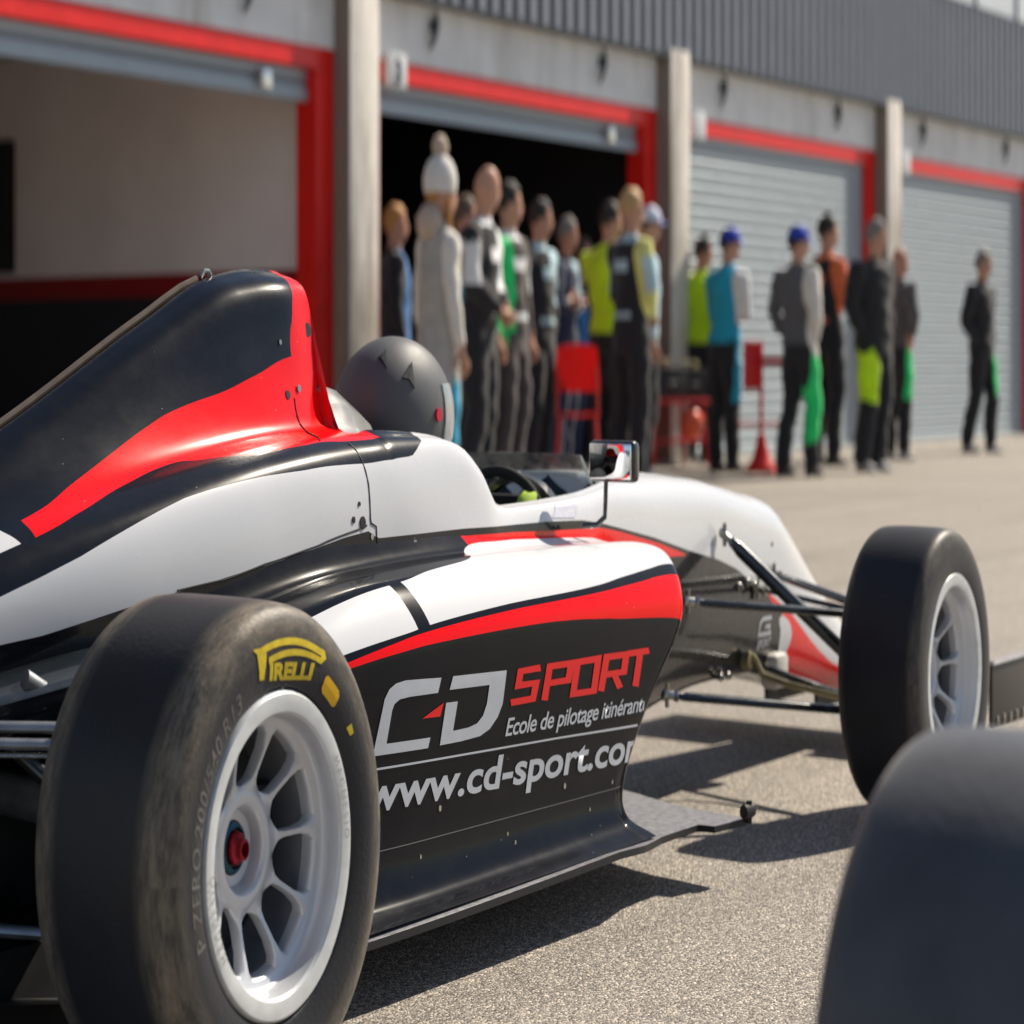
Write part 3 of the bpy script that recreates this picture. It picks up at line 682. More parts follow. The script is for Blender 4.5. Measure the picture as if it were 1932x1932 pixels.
        from_bm("chalk_mark", wrap(bm, ro-.103, math.pi/2+R(10), .0014), mat("chalk", (.40,.40,.38), .9), tyre, smooth=False)
        # stamped words round the lip
        for a_, tx in ((R(35), "FORGED 13 X 10"), (R(215), "FORGED 13 X 10")):
            bm = text_mesh("MAGNESIO", .017, 0, .0, 1.5, .9); cut2(bm, .01)
            for v in bm.verts:
                a = a_ - v.co.x/.168; r = .162+v.co.y
                v.co = Vector((r*math.cos(a), L0-.0125, r*math.sin(a)))
            from_bm("lip_lettering", bm, mat("lip_grey", (.30,.31,.32), .5), rim, smooth=False)
    return tyre
M_brake = mat("dark_upright", (.05,.05,.055), .45, metal=.6)
WHEELS = []
def make_wheel(name, parent, loc, ro, wd, flip, detail=True):
    bm = bmesh.new(); hw = wd/2; L0 = -hw*.9
    lathe(bm, [(.0005, L0+.10), (.05, L0+.10), (.055, L0+.13), (.06, hw*.6), (.0005, hw*.62)], 32)
    lathe(bm, [(.07, .0), (.128, .0), (.128, .018), (.07, .018)], 48, closed=True)
    box(bm, .075, .13, -.02, .04, -.05, .06, bev=.006)
    hub = from_bm(name, bm, M_brake, parent, loc, math.pi if flip else 0)
    wheel_parts(hub, ro, wd, detail=detail)
    return hub
RW, FW = (.282, .316), (.264, .238)
w_rr = make_wheel("wheel", car, (-.008, -.87+.158, .282), *RW, False)
w_fr = make_wheel("wheel", car, (2.75, -.87+.119, .264), *FW, False, detail='plain')
def copy_tree(o, parent):
    c = o.copy(); COL.objects.link(c); c.parent = parent
    for ch in list(o.children): copy_tree(ch, c)
    return c
c_ = copy_tree(w_rr, car); c_.location.y *= -1; c_.rotation_euler.z = math.pi
c_ = copy_tree(w_fr, car); c_.location.y *= -1; c_.rotation_euler.z = math.pi

# ---- near wheel of the next car, bottom right of the view
near = link(None, "parked_racing_wheel", None, (-0.486, -2.368, .282))
for ch in w_rr.children: copy_tree(ch, near)
near_t = [c for c in near.children if c.name.startswith('tyre')][0]; near_t.data = near_t.data.copy(); near_t.data.materials[0] = mat("worn_rubber", (.050,.052,.060), .42, sheen=.22, var=.25, scale=9, bump=.3, bscale=90)
tag(near, "wide slick tyre close to the camera at bottom right, out of focus", "wheel")

# ---- suspension
M_arm = mat("black_arm", (.028,.032,.036), .28, metal=.3, coat=1.)
M_alum = mat("brushed_aluminium", (.34,.35,.37), .35, metal=.8, var=.15, scale=30)
M_steel = mat("zinc_steel", (.42,.41,.38), .3, metal=.9, var=.2, scale=60)
M_brass = mat("gold_line", (.42,.36,.20), .4, metal=.7)
def arm(name, a, b, r=.011, flat=.55, ends=True, sides=(-1, 1), m=None, parent=car):
    for sd in sides:
        A = Vector((a[0], a[1]*sd, a[2])); B = Vector((b[0], b[1]*sd, b[2])); bm = bmesh.new()
        d = (B-A).normalized(); tube(bm, [A+d*.02, A+d*.05, B-d*.05, B-d*.02], [r*.6, r, r, r*.6], 14, flat)
        o = from_bm(name, bm, m or M_arm, parent)
        if ends:
            bm = bmesh.new()
            tube(bm, [A-d*.012, A+d*.03], .008, 8); bmesh.ops.create_icosphere(bm, subdivisions=2, radius=.012, matrix=Matrix.Translation(A-d*.006))
            tube(bm, [A+Vector((0,0,-.022)), A+Vector((0,0,.022))], .006, 8)
            tube(bm, [A+d*.022, A+d*.030], .012, 6)
            from_bm("rod_end", bm, M_steel, o)
FI, FO = .245, .66
arm("wishbone_arm", (2.35, .262, .393), (2.75, FO, .358), .015)
arm("wishbone_arm", (2.99, .185, .405), (2.76, FO, .360), .015)
arm("steering_rod", (2.86, .20, .385), (2.83, FO, .345), .010)
arm("pushrod", (2.60, .235, .503), (2.76, .64, .225), .017, .9)
arm("wishbone_arm", (2.24, .262, .232), (2.75, FO, .178), .016)
arm("wishbone_arm", (2.96, .155, .222), (2.76, FO, .180), .015)
# brake line loop along the lower arm
for sd in (-1, 1):
    bm = bmesh.new(); tube(bm, [(2.79, sd*.19, .25), (2.80, sd*.20, .262), (2.82, sd*.215, .250), (2.83, sd*.235, .218), (2.83, sd*.32, .205), (2.81, sd*.45, .197), (2.78, sd*.60, .190)], .0065, 8)
    from_bm("brake_line", bm, M_brass, car)
    bm = bmesh.new(); tube(bm, [(2.80, sd*.185, .247), (2.80, sd*.21, .247)], .017, 12); from_bm("banjo_union", bm, M_brass, car)
    for x_, y_, z_ in ((2.74,.205,.395),(2.80,.20,.40),(2.84,.20,.392),(2.70,.19,.225),(2.64,.20,.228)):
        bm = bmesh.new(); bmesh.ops.create_icosphere(bm, subdivisions=2, radius=.009, matrix=Matrix.Translation((x_, sd*y_, z_)))
        tube(bm, [(x_, sd*(y_-.03), z_), (x_, sd*(y_+.012), z_)], .006, 6); from_bm("bolt", bm, M_steel, car)
bm = bmesh.new(); box(bm, 2.98, 3.06, -.20, -.14, .175, .245, bev=.012)
from_bm("fluid_reservoir", bm, mat("frosted_plastic", (.52,.50,.47), .45), car)
# rear end: gearbox case, arms, drive shaft, diffuser, wing
bm = bmesh.new(); box(bm, -.62, .30, -.13, .13, .13, .36, bev=.03); box(bm, -.25, -.08, -.17, .17, .18, .26, bev=.02)
for k in range(6): box(bm, -.60+.1*k, -.585+.1*k, -.145, .145, .15, .34)
from_bm("gearbox", bm, mat("cast_alloy", (.10,.10,.105), .5, metal=.7, var=.2, scale=20, bump=.3, bscale=150), car, ang=30)
arm("wishbone_arm", (.30, .16, .375), (.02, .66, .385), .0125)
arm("wishbone_arm", (-.42, .13, .418), (-.06, .62, .412), .0125, m=M_alum)
arm("toe_link", (-.44, .13, .403), (-.10, .62, .396), .012, m=M_alum)
arm("brake_pipe", (-.44, .13, .388), (-.10, .62, .384), .006, m=M_steel, ends=False)
arm("wishbone_arm", (.32, .16, .15), (.03, .66, .13), .014)
arm("wishbone_arm", (-.34, .12, .185), (-.03, .62, .165), .014, m=M_alum)
arm("pushrod", (-.12, .16, .44), (-.02, .62, .22), .013, .9)
arm("drive_shaft", (-.02, .14, .305), (0, .62, .285), .028, 1., ends=False, m=M_alum)
for sd in (-1, 1):
    bm = bmesh.new(); tube(bm, [(-.10, sd*.345, .455), (-.035, sd*.362, .424)], .014, 14); from_bm("damper_canister", bm, M_alum, car)
    # exhaust-side undercover with rounded rim, the dark curved panels over the rear arms
    bm = bmesh.new()
    ls = []
    for i, (x, w0, w1, z) in enumerate(((-.5,.10,.26,.42),(-.3,.12,.30,.43),(-.1,.15,.36,.45),(.1,.2,.40,.47),(.28,.25,.42,.48))):
        ls.append([(x, w0, z-.01), (x, (w0+w1)/2, z+.006), (x, w1, z-.006), (x, w1+.012, z-.02), (x, w1+.006, z-.042), (x, w1-.02, z-.055), (x, w0, z-.05)])
    P = np.array([catmull(l, 4)[0] for l in ls]); Q = pchip([0,1,2,3,4], P, np.linspace(0, 4, 24)); V = [[bm.verts.new((p[0], p[1]*sd, p[2])) for p in row] for row in Q]
    for i in range(len(V)-1):
        for j in range(len(V[0])-1): bm.faces.new((V[i][j], V[i+1][j], V[i+1][j+1], V[i][j+1]))
    bm.faces.new(V[0]); bm.faces.new(V[-1])
    from_bm("rear_deck", bm, mat("black_gloss", (.012,.016,.020), .2, coat=1.), car)
bm = bmesh.new()
for y in (-.42,-.28,-.14,0,.14,.28,.42): box(bm, -.62, .05, y-.004, y+.004, .04, .16)
V = [[bm.verts.new((x, y, z)) for y in (-.48, .48)] for x, z in ((.2,.07),(0,.075),(-.3,.12),(-.62,.20))]
for a, b_ in zip(V, V[1:]): bm.faces.new((a[0], a[1], b_[1], b_[0]))
from_bm("diffuser", bm, M_cblack, car, smooth=False)
def aerofoil(bm, x0, ch, y0, y1, z, th, camber, n=12):
    up = []; lo = []
    for i in range(n+1):
        u = i/n; c = camber*math.sin(math.pi*u); t = th*(1.5*math.sqrt(u)*(1-u)+.02); up.append((x0-ch*u, z+c*1.+t/2+.25*ch*u)); lo.append((x0-ch*u, z+c-t/2+.25*ch*u))
    loop = up+lo[::-1]
    A = [bm.verts.new((x, y0, zz)) for x, zz in loop]; B = [bm.verts.new((x, y1, zz)) for x, zz in loop]
    for k in range(len(loop)):
        q = (k+1) % len(loop); bm.faces.new((A[k], A[q], B[q], B[k]))
    bm.faces.new(A); bm.faces.new(B[::-1])
bm = bmesh.new(); aerofoil(bm, -.42, .26, -.47, .47, .78, .03, -.015); aerofoil(bm, -.62, .16, -.47, .47, .86, .025, -.01)
rw = from_bm("rear_wing", bm, mat("wing_black", BLACK, .25, coat=1.), car)
for sd in (-1, 1):
    bx_part("endplate", [(-.86, -.38, sd*.478-.006, sd*.478+.006, .50, .98)], mat("wing_black", BLACK, .25, coat=1.), rw, bev=.004)
    bm = bmesh.new(); tube(bm, [(-.55, sd*.06, .40), (-.55, sd*.06, .80)], .03, 12, .2); from_bm("wing_pillar", bm, M_cblack, rw)
# front wing
bm = bmesh.new(); aerofoil(bm, 3.92, .28, -.60, .60, .085, .022, -.01); aerofoil(bm, 3.70, .14, -.60, -.16, .13, .018, -.01); aerofoil(bm, 3.70, .14, .16, .60, .13, .018, -.01)
fwg = from_bm("front_wing", bm, mat("panel_white", WHITE, .25, coat=1., var=.03), car)
for sd in (-1, 1):
    ep = bx_part("endplate", [(3.28, 3.98, sd*.75-.006, sd*.75+.006, .105, .232)], mat("endplate_grey", (.075,.066,.058), .4), fwg, bev=.0015)
    bx_part("endplate_cap", [(3.275, 3.985, sd*.75-.012, sd*.75+.012, .2325, .240)], mat("panel_white", WHITE, .25), fwg)
    for i in range(12):
        bm = bmesh.new(); box(bm, 3.31+.05*i, 3.318+.05*i, sd*.757-.004, sd*.757+.004, .108, .128, bev=.001); from_bm("rivet", bm, M_steel, ep)
for sd in (-1, 1):
    bm = bmesh.new(); box(bm, 3.45, 3.72, sd*.09-.006, sd*.09+.006, .09, .2); from_bm("nose_pillar", bm, mat("dark_pillar", (.03,.03,.035), .5), car, smooth=False)
# ---- driver and helmet
M_helm = mat("helmet_grey", (.105,.108,.112), .52, metal=.1, var=.04, scale=15)
driver = link(None, "person", car) if False else None
def blob(bm, c, r, sub=3, rot=None):
    g = bmesh.ops.create_icosphere(bm, subdivisions=sub, radius=1)
    M = Matrix.Translation(c) @ (rot or Matrix.Identity(4)) @ Matrix.Diagonal((*r, 1))
    for v in g['verts']: v.co = M @ v.co
def helmet():
    HC = Vector((1.385, 0, .745)); bm = bmesh.new()
    bmesh.ops.create_uvsphere(bm, u_segments=64, v_segments=48, radius=1)
    for v in bm.verts:
        x, y, z = v.co
        a, b_, c = .160, .136, .126
        if z < 0: c = .135; 
        X = x*a*(1.0 + (.06 if x > 0 and z < 0 else 0)*abs(z)); Y = y*b_; Z = z*c
        if z < -.55: X *= 1-.30*(-z-.55); Y *= 1-.30*(-z-.55)
        v.co = Vector((X, Y, Z))
    return HC, bm
HC, hb = helmet()
# body of the driver: one continuous figure (torso, shoulders, arms to the wheel, neck)
def skin_figure(name, verts, edges, rad, m, parent=None, loc=(0,0,0), rz=0, sub=2, root=0):
    me = bpy.data.meshes.new(name); me.from_pydata(verts, edges, []); o = bpy.data.objects.new(name, me); COL.objects.link(o)
    md = o.modifiers.new("s", 'SKIN'); md.use_smooth_shade = True
    for i, r in enumerate(rad):
        sv = me.skin_vertices[0].data[i]; sv.radius = (r, r) if isinstance(r, (int, float)) else r; sv.use_root = i == root
    md.branch_smoothing = .6
    md2 = o.modifiers.new("u", 'SUBSURF'); md2.levels = sub; md2.render_levels = sub
    bpy.context.view_layer.update()
    out = bpy.data.meshes.new_from_object(o.evaluated_get(bpy.context.evaluated_depsgraph_get()))
    bpy.data.objects.remove(o); bpy.data.meshes.remove(me)
    return out
V = [(1.30,0,.25),(1.34,0,.40),(1.36,0,.54),(1.375,0,.62),(1.38,0,.70),
     (1.38,-.13,.55),(1.56,-.19,.45),(1.76,-.11,.56), (1.38,.13,.55),(1.56,.19,.45),(1.76,.11,.56),
     (1.45,-.09,.24),(1.85,-.09,.30),(1.45,.09,.24),(1.85,.09,.30)]
E = [(0,1),(1,2),(2,3),(3,4),(2,5),(5,6),(6,7),(2,8),(8,9),(9,10),(0,11),(11,12),(0,13),(13,14)]
me = skin_figure("person", V, E, [.13,.14,.13,.06,.055,.07,.048,.035,.07,.048,.035,.08,.06,.08,.06], None)
me.materials.append(mat("driver_suit", (.02,.02,.024), .8))
driver = link(me, "person"); me.name = "person"
tag(driver, "driver sitting low in the car cockpit, wearing a matt grey full face helmet", "person")
for p in me.polygons: p.use_smooth = True
for sd in (-1, 1):
    vv = [(1.755, sd*.112, .56)]; ee = []; rr = [.030]
    vv.append((1.79, sd*.115, .575)); ee.append((0,1)); rr.append(.032)
    for i, (dz, ln) in enumerate(((.022,.030),(.008,.034),(-.007,.032),(-.021,.026))):
        b0 = len(vv); vv += [(1.822, sd*.118, .578+dz), (1.84, sd*.108, .580+dz), (1.832, sd*.090, .580+dz)]; ee += [(1,b0),(b0,b0+1),(b0+1,b0+2)]; rr += [.009,.0085,.0075]
    b0 = len(vv); vv += [(1.80, sd*.098,.600),(1.822, sd*.092,.602)]; ee += [(1,b0),(b0,b0+1)]; rr += [.010,.0085]
    me = skin_figure("racing_glove", vv, ee, rr, None, sub=1); me.materials.append(mat("glove_lime", (.35,.5,.05) if sd > 0 else (.35,.5,.05), .8)); link(me, "racing_glove", driver)
bm_v = hb.copy()
# the shell: cut the eye opening out, the visor fills it
dl = [f for f in hb.faces if f.calc_center_median().x > .055 and -.045 < f.calc_center_median().z < .036]
bmesh.ops.delete(hb, geom=dl, context='FACES')
hel = from_bm("helmet", hb, M_helm, driver, HC - Vector((0,0,0)))
dl = [f for f in bm_v.faces if not (f.calc_center_median().x > .030 and -.055 < f.calc_center_median().z < .046)]
bmesh.ops.delete(bm_v, geom=dl, context='FACES')
for v in bm_v.verts: v.co *= 1.03
r = bmesh.ops.extrude_face_region(bm_v, geom=bm_v.faces[:])
for v in r['geom']:
    if isinstance(v, bmesh.types.BMVert): v.co *= .985
vis = from_bm("visor", bm_v, mat("clear_visor", (.75,.78,.80), .06, trans=.75, ior=1.4, var=.02), hel)
for sd in (-1, 1):
    bm = bmesh.new(); tube(bm, [(.000, sd*.128, .000), (.000, sd*.1415, .000)], .011, 20)
    from_bm("visor_pivot", bm, mat("pivot_red", (.55,.01,.04), .35), hel)
# raised V marks and vents on the shell
def on_helm(th, ph, off=.002):
    x, y, z = math.cos(ph)*math.cos(th), math.cos(ph)*math.sin(th), math.sin(ph)
    return Vector((x*.160, y*.136, z*.126))*(1+off/.13)
bm = bmesh.new()
for tri in ([(-2.75,.80),(-2.52,.62),(-2.60,.95),(-2.66,.78)], [(-2.22,.48),(-1.98,.72),(-2.02,.34),(-2.10,.46)]):
    P = [on_helm(a, b_, .004) for a, b_ in tri]; Pb = [p*.97 for p in P]
    vs = [bm.verts.new(p) for p in P]; vb = [bm.verts.new(p) for p in Pb]
    bm.faces.new(vs); 
    for k in range(len(vs)): bm.faces.new((vs[k], vs[(k+1)%len(vs)], vb[(k+1)%len(vs)], vb[k]))
from_bm("shell_vent", bm, mat("vent_black", (.012,.012,.014), .4), hel, smooth=False)
# face inside the helmet (behind the visor)
bm = bmesh.new(); blob(bm, (.03,0,-.01), (.085,.075,.11)); blob(bm, (.115,0,-.02), (.012,.013,.022))
fc = from_bm("face", bm, mat("skin_tan", (.46,.27,.19), .55), hel)
bm = bmesh.new()
for sd in (-1, 1): blob(bm, (.108, sd*.030, .002), (.010,.014,.008), 2)
from_bm("eyes", bm, mat("eye_dark", (.05,.04,.035), .2), fc)

# head surround beside the helmet, roll hoop opening, wheel, dash, screen
bm = bmesh.new()
P = [[(1.015+dx, -w_, z) for w_, z, dx in pr] for pr in (
  [(.0,.845,0),(.05,.843,0),(.085,.82,.0),(.105,.77,.01),(.135,.725,.03),(.20,.712,.08)],)]
sec = [(.0,.80),(.06,.798),(.10,.79),(.135,.765),(.155,.735),(.20,.718)]
sx_ = [(.967,.0),(1.02,.0),(1.05,-.006),(1.075,-.02),(1.13,-.05)]
V = [[bm.verts.new((x, -w_, z+dz*(1-k*.12))) for k, (w_, z) in enumerate(sec)] + [bm.verts.new((x, w_, z+dz*(1-k*.12))) for k, (w_, z) in list(enumerate(sec))[:0:-1]] for x, dz in sx_]
for a, b_ in zip(V, V[1:]):
    for k in range(len(a)-1): bm.faces.new((a[k], a[k+1], b_[k+1], b_[k])) if k != len(sec)-1 else None
    bm.faces.new((a[-1], a[0], b_[0], b_[-1]))
from_bm("head_surround", bm, mat("surround_grey", (.20,.20,.195), .35, coat=.4), car)
bm = bmesh.new(); 
ring = [(0, .955), (.06,.945), (.085,.90), (.09,.87), (.0,.865)]
vs = [bm.verts.new((.969, -y, z)) for y, z in ring] + [bm.verts.new((.969, y, z)) for y, z in ring[-2:0:-1]]; bm.faces.new(vs)
from_bm("air_intake", bm, mat("intake_black", (.004,.004,.005), .8), car, smooth=False)
bm = bmesh.new()
for k in range(24):
    pass
pts = [(1.84+.02*math.cos(a)*0-.02*math.sin(a), .125*math.cos(a), .565+.075*math.sin(a)) for a in np.linspace(0, 2*math.pi, 33)]
tube(bm, pts, .011, 10, cap=False); box(bm, 1.845, 1.862, -.10, .10, .535, .60, bev=.008)
from_bm("steering_wheel", bm, mat("suede_black", (.015,.015,.016), .8), car)
bm = bmesh.new(); lathe(bm, [(.13,0),(.15,.0),(.15,.03),(.13,.03)], 24, axis='X', closed=True, a0=0, a1=math.pi)
for v in bm.verts: v.co = Vector((v.co.x+1.90, v.co.y, v.co.z*.75+.52))
from_bm("dash_hoop", bm, mat("dash_carbon", (.02,.02,.022), .3, coat=.6), car)
# clear screen
bm = bmesh.new(); rows = []
for u in np.linspace(0, 1, 5):
    rows.append([bm.verts.new((1.98-.04*u+.12*math.cos(a)*(1-.1*u)-.03, .20*math.sin(a)*(1-.05*u), .612+.055*u)) for a in np.linspace(-1.45, 1.45, 21)])
for a, b_ in zip(rows, rows[1:]):
    for k in range(20): bm.faces.new((a[k], a[k+1], b_[k+1], b_[k]))
r = bmesh.ops.extrude_face_region(bm, geom=bm.faces[:])
for v in r['geom']:
    if isinstance(v, bmesh.types.BMVert): v.co += Vector((.003, 0, 0))
from_bm("windscreen", bm, mat("clear_screen", (.85,.9,.9), .05, trans=.95, ior=1.45, var=.0), car)

# mirrors
for sd in (-1, 1):
    bm = bmesh.new(); mx_, my_, mz_ = 1.715, sd*.415, .667
    box(bm, mx_+.001, mx_+.034, my_-.066, my_+.066, mz_-.034, mz_+.034, bev=.010)
    mr_ = from_bm("mirror", bm, mat("mirror_housing", (.03,.03,.033), .3, coat=.6), car, ang=60)
    bm = bmesh.new(); box(bm, mx_-.004, mx_+.003, my_-.060, my_+.060, mz_-.029, mz_+.029, bev=.003)
    from_bm("mirror_glass", bm, mat("mirror_silver", (.85,.87,.88), .02, metal=1., var=0., rvar=.0), mr_)
    bm = bmesh.new(); tube(bm, [(mx_+.02, my_+.02*0+(.025*-sd), mz_-.03), (mx_+.022, my_-.028*sd, .60), (mx_+.022, my_-.030*sd, .575), (mx_+.01, my_-.045*sd, .562), (mx_-.01, my_-.075*sd, .560)], .0055, 8)
    from_bm("mirror_stalk", bm, M_arm, mr_)

# ---- seams, fasteners, small cap on the spine
M_gap = mat("panel_gap", (.015,.015,.017), .6)
def seam(pts, r=.0016, name="panel_seam", off=.0003, m=None):
    bm = bmesh.new(); P = []
    for (x0, t0), (x1, t1) in zip(pts, pts[1:]):
        n_ = max(2, int(max(abs(x1-x0)/.03, abs(t1-t0)/.3)))
        for k in range(n_): P.append(body_point(x0+(x1-x0)*k/n_, t0+(t1-t0)*k/n_, off))
    P.append(body_point(*pts[-1], off))
    tube(bm, P, r, 6); from_bm(name, bm, m or M_gap, car)
def stud(x, t, r, name="fastener", m=None, h=.002):
    p = body_point(x, t, 0); q = body_point(x, t, .01); d = (q-p).normalized(); bm = bmesh.new()
    tube(bm, [p-d*.004, p+d*h], r, 14); from_bm(name, bm, m or M_gap, car)
def zt(x, z):
    n_ = (BG.shape[1]+1)//2; T = BU[0, :n_, 1]; i = int(np.argmin(abs(BU[:, 0, 0]-x))); k = [j for j in range(n_) if T[j] <= 5]
    return float(np.interp(z, [BG[i, j, 2] for j in k if T[j] >= 1], [T[j] for j in k if T[j] >= 1]))
seam([(.864,5.6),(.866,4.87),(.871,4.2),(.868,3.6),(.870,3.50)])
seam([(.870,3.52),(.887,3.46),(.888,3.26),(.886,3.05)])
seam([(.855,zt(.855,.597)),(.824,zt(.824,.592)),(.694,zt(.694,.576)),(.533,zt(.533,.559)),(.422,zt(.422,.544)),(.30,zt(.30,.536))])
seam([(.858,7.48),(.855,7.22),(.851,6.83),(.83,6.4),(.80,6.0)])
stud(.938, 8.42, .011, h=.0008); stud(.836, 7.54, .007, h=.002)
for x_, t_ in ((.876,7.61),(.955,7.60)): stud(x_, t_, .0055, "screw_head", M_steel, .004)
stud(.835, 8.27, .004, "screw_head", M_steel, .003)
stud(.833, 3.85, .0035); stud(.811, 3.60, .005); stud(.841, 3.54, .0095, "cover_latch"); stud(.871, 3.33, .005, "screw_head", M_steel)
stud(1.02, zt(1.02,.563), .006, "screw_head", M_steel, .004); stud(3.0, 3.9, .004)
# thin rain strip down the far side of the spine, with the little tow loop on top
bm = bmesh.new(); tube(bm, [body_point(x_, 9.55, .006, 1) for x_ in np.linspace(-.3, .74, 20)], .006, 8); from_bm("spine_strip", bm, mat("strip_bronze", (.10,.075,.06), .4), car)
bm = bmesh.new(); tube(bm, [(.725,.012,.952),(.735,.012,.962),(.75,.012,.962),(.757,.012,.955)], .0035, 8); from_bm("tow_loop", bm, M_steel, car)

# ---- lettering on the flank, laid onto the panel by casting along Y
def surface_y(x, z, grids):
    for bvh in grids:
        h = bvh.ray_cast(Vector((x, -2, z)), Vector((0, 1, 0)))
        if h[0] is not None: return h[0].y
    return None
def bvh_of(o):
    b_ = bmesh.new(); b_.from_mesh(o.data); t_ = BVHTree.FromBMesh(b_); b_.free(); return t_
BV_pod, BV_body = bvh_of(pods[0]), bvh_of(body)
def lay(bm, name, m, grids, step=.02, off=.0016, parent=None, mapf=None, clipx=None):
    """bm: flat x,y -> panel x,z"""
    for v in bm.verts:
        if mapf: v.co.x, v.co.y = mapf(v.co.x, v.co.y)
    if clipx is not None:
        g = bmesh.ops.bisect_plane(bm, geom=bm.verts[:]+bm.edges[:]+bm.faces[:], plane_co=(clipx, 0, 0), plane_no=(1,0,0), clear_outer=True)
    cut2(bm, step); bad = []
    for v in bm.verts:
        x, z = v.co.x, v.co.y; y = surface_y(x, z, grids)
        if y is None: bad.append(v); y = -.6
        v.co = Vector((x, y-off, z))
    bmesh.ops.delete(bm, geom=bad, context='VERTS')
    return from_bm(name, bm, m, parent or pods[0], smooth=False)
M_sil = mat("silver_vinyl", (.50,.53,.58), .4, var=.04)
M_vred = mat("red_vinyl", RED, .35, var=.03)
LOGO = {}
LOGO = {"C":[[[0.774,0.402],[0.712,0.405],[0.662,0.407],[0.635,0.405],[0.616,0.399],[0.603,0.387],[0.576,0.314],[0.742,0.309],[0.748,0.323],[0.614,0.327],[0.626,0.37],[0.632,0.378],[0.647,0.383],[0.678,0.384],[0.765,0.382]]],"D":[[[0.812,0.401],[0.994,0.395],[0.987,0.348],[0.973,0.331],[0.947,0.316],[0.914,0.309],[0.851,0.308],[0.78,0.309],[0.793,0.366],[0.831,0.365],[0.821,0.325],[0.872,0.325],[0.901,0.328],[0.92,0.337],[0.931,0.353],[0.936,0.379],[0.802,0.383]]],"tri":[[[0.785,0.367],[0.719,0.351],[0.776,0.349]]],"LS":[[[1.115,0.394],[1.034,0.394],[1.055,0.385],[1.12,0.384]],[[1.034,0.394],[1.026,0.365],[1.052,0.374],[1.055,0.385]],[[1.026,0.365],[1.091,0.364],[1.119,0.372],[1.052,0.374]],[[1.091,0.364],[1.087,0.351],[1.108,0.341],[1.119,0.372]],[[1.087,0.351],[1.013,0.352],[1.019,0.342],[1.108,0.341]]],"LP":[[[1.154,0.338],[1.164,0.383],[1.142,0.393],[1.129,0.341]],[[1.164,0.383],[1.221,0.382],[1.25,0.391],[1.142,0.393]],[[1.221,0.382],[1.217,0.367],[1.241,0.357],[1.25,0.391]],[[1.217,0.367],[1.151,0.368],[1.156,0.359],[1.241,0.357]]],"LO":[[[1.273,0.381],[1.33,0.38],[1.358,0.39],[1.249,0.391]],[[1.33,0.38],[1.324,0.342],[1.349,0.332],[1.358,0.39]],[[1.324,0.342],[1.266,0.344],[1.239,0.335],[1.349,0.332]],[[1.266,0.344],[1.273,0.381],[1.249,0.391],[1.239,0.335]]],"LR":[[[1.379,0.332],[1.391,0.379],[1.366,0.39],[1.353,0.336]],[[1.391,0.379],[1.447,0.378],[1.477,0.387],[1.366,0.39]],[[1.447,0.378],[1.444,0.361],[1.471,0.351],[1.477,0.387]],[[1.444,0.361],[1.375,0.363],[1.382,0.353],[1.471,0.351]],[[1.402,0.357],[1.435,0.331],[1.459,0.333],[1.426,0.358]]],"LT":[[[1.472,0.378],[1.566,0.376],[1.559,0.386],[1.465,0.388]],[[1.509,0.382],[1.5,0.331],[1.528,0.327],[1.537,0.379]]],"line":[[[0.565,0.295],[0.862,0.287],[0.86,0.29],[0.564,0.298]],[[0.862,0.287],[1.201,0.277],[1.199,0.28],[0.86,0.29]],[[1.201,0.277],[1.541,0.264],[1.538,0.268],[1.199,0.28]]],"tape":[[[1.652,0.596],[1.702,0.598],[1.745,0.596],[1.753,0.588],[1.73,0.572],[1.62,0.576]]]}
def polyset(keys):
    bm = bmesh.new()
    for k in keys:
        for poly in LOGO[k]: bm.faces.new([bm.verts.new((x, z, 0)) for x, z in poly])
    return bm
if LOGO:
    lay(polyset(["C"]), "logo_letter", M_sil, [BV_pod]); lay(polyset(["D"]), "logo_letter", M_sil, [BV_pod]); lay(polyset(["tri"]), "logo_arrow", M_vred, [BV_pod])
    for k in "SPORT": lay(polyset(["L"+k]), "sport_letter", M_vred, [BV_pod], off=.0016)
    lay(polyset(["line"]), "flank_line", M_sil, [BV_pod])
    lay(polyset(["tape"]), "tape_patch", mat("lilac_tape", (.50,.51,.60), .6), [BV_body], parent=body)
def bounds(bm): return min(v.co.x for v in bm.verts), max(v.co.x for v in bm.verts)
tb = text_mesh("Ecole de pilotage itinérante", 1., .22, .012, .95); a_, b_ = bounds(tb)
lay(tb, "tagline_lettering", M_sil, [BV_pod], mapf=lambda x, y: (1.004+(x-a_)/(b_-a_)*.575, .3005-.0145*(x-a_)/(b_-a_)+y*.036), clipx=1.562)
tb = text_mesh("www.cd-sport.com", 1., .10, .022, 1.0); a2, b2_ = bounds(tb)
lay(tb, "web_address", M_sil, [BV_pod], mapf=lambda x, y: (.560+(x-a2)/(b2_-a2)*1.03, .242-.032*(x-a2)/(b2_-a2)+y*.066), clipx=1.530)
# small logo on the nose side
bm = bmesh.new()
strip2(bm, [(2.985,.319),(2.92,.320),(2.90,.312),(2.895,.290),(2.985,.288)], .008); strip2(bm, [(2.94,.303),(2.975,.303),(2.972,.292)], .007)
lay(bm, "nose_logo", M_sil, [BV_body], parent=body)
tb = text_mesh("SPORT", 1., .2, .02); a3, b3 = bounds(tb)
lay(tb, "nose_lettering", M_sil, [BV_body], mapf=lambda x, y: (2.893+(x-a3)/(b3-a3)*.10, .262+y*.024), parent=body)
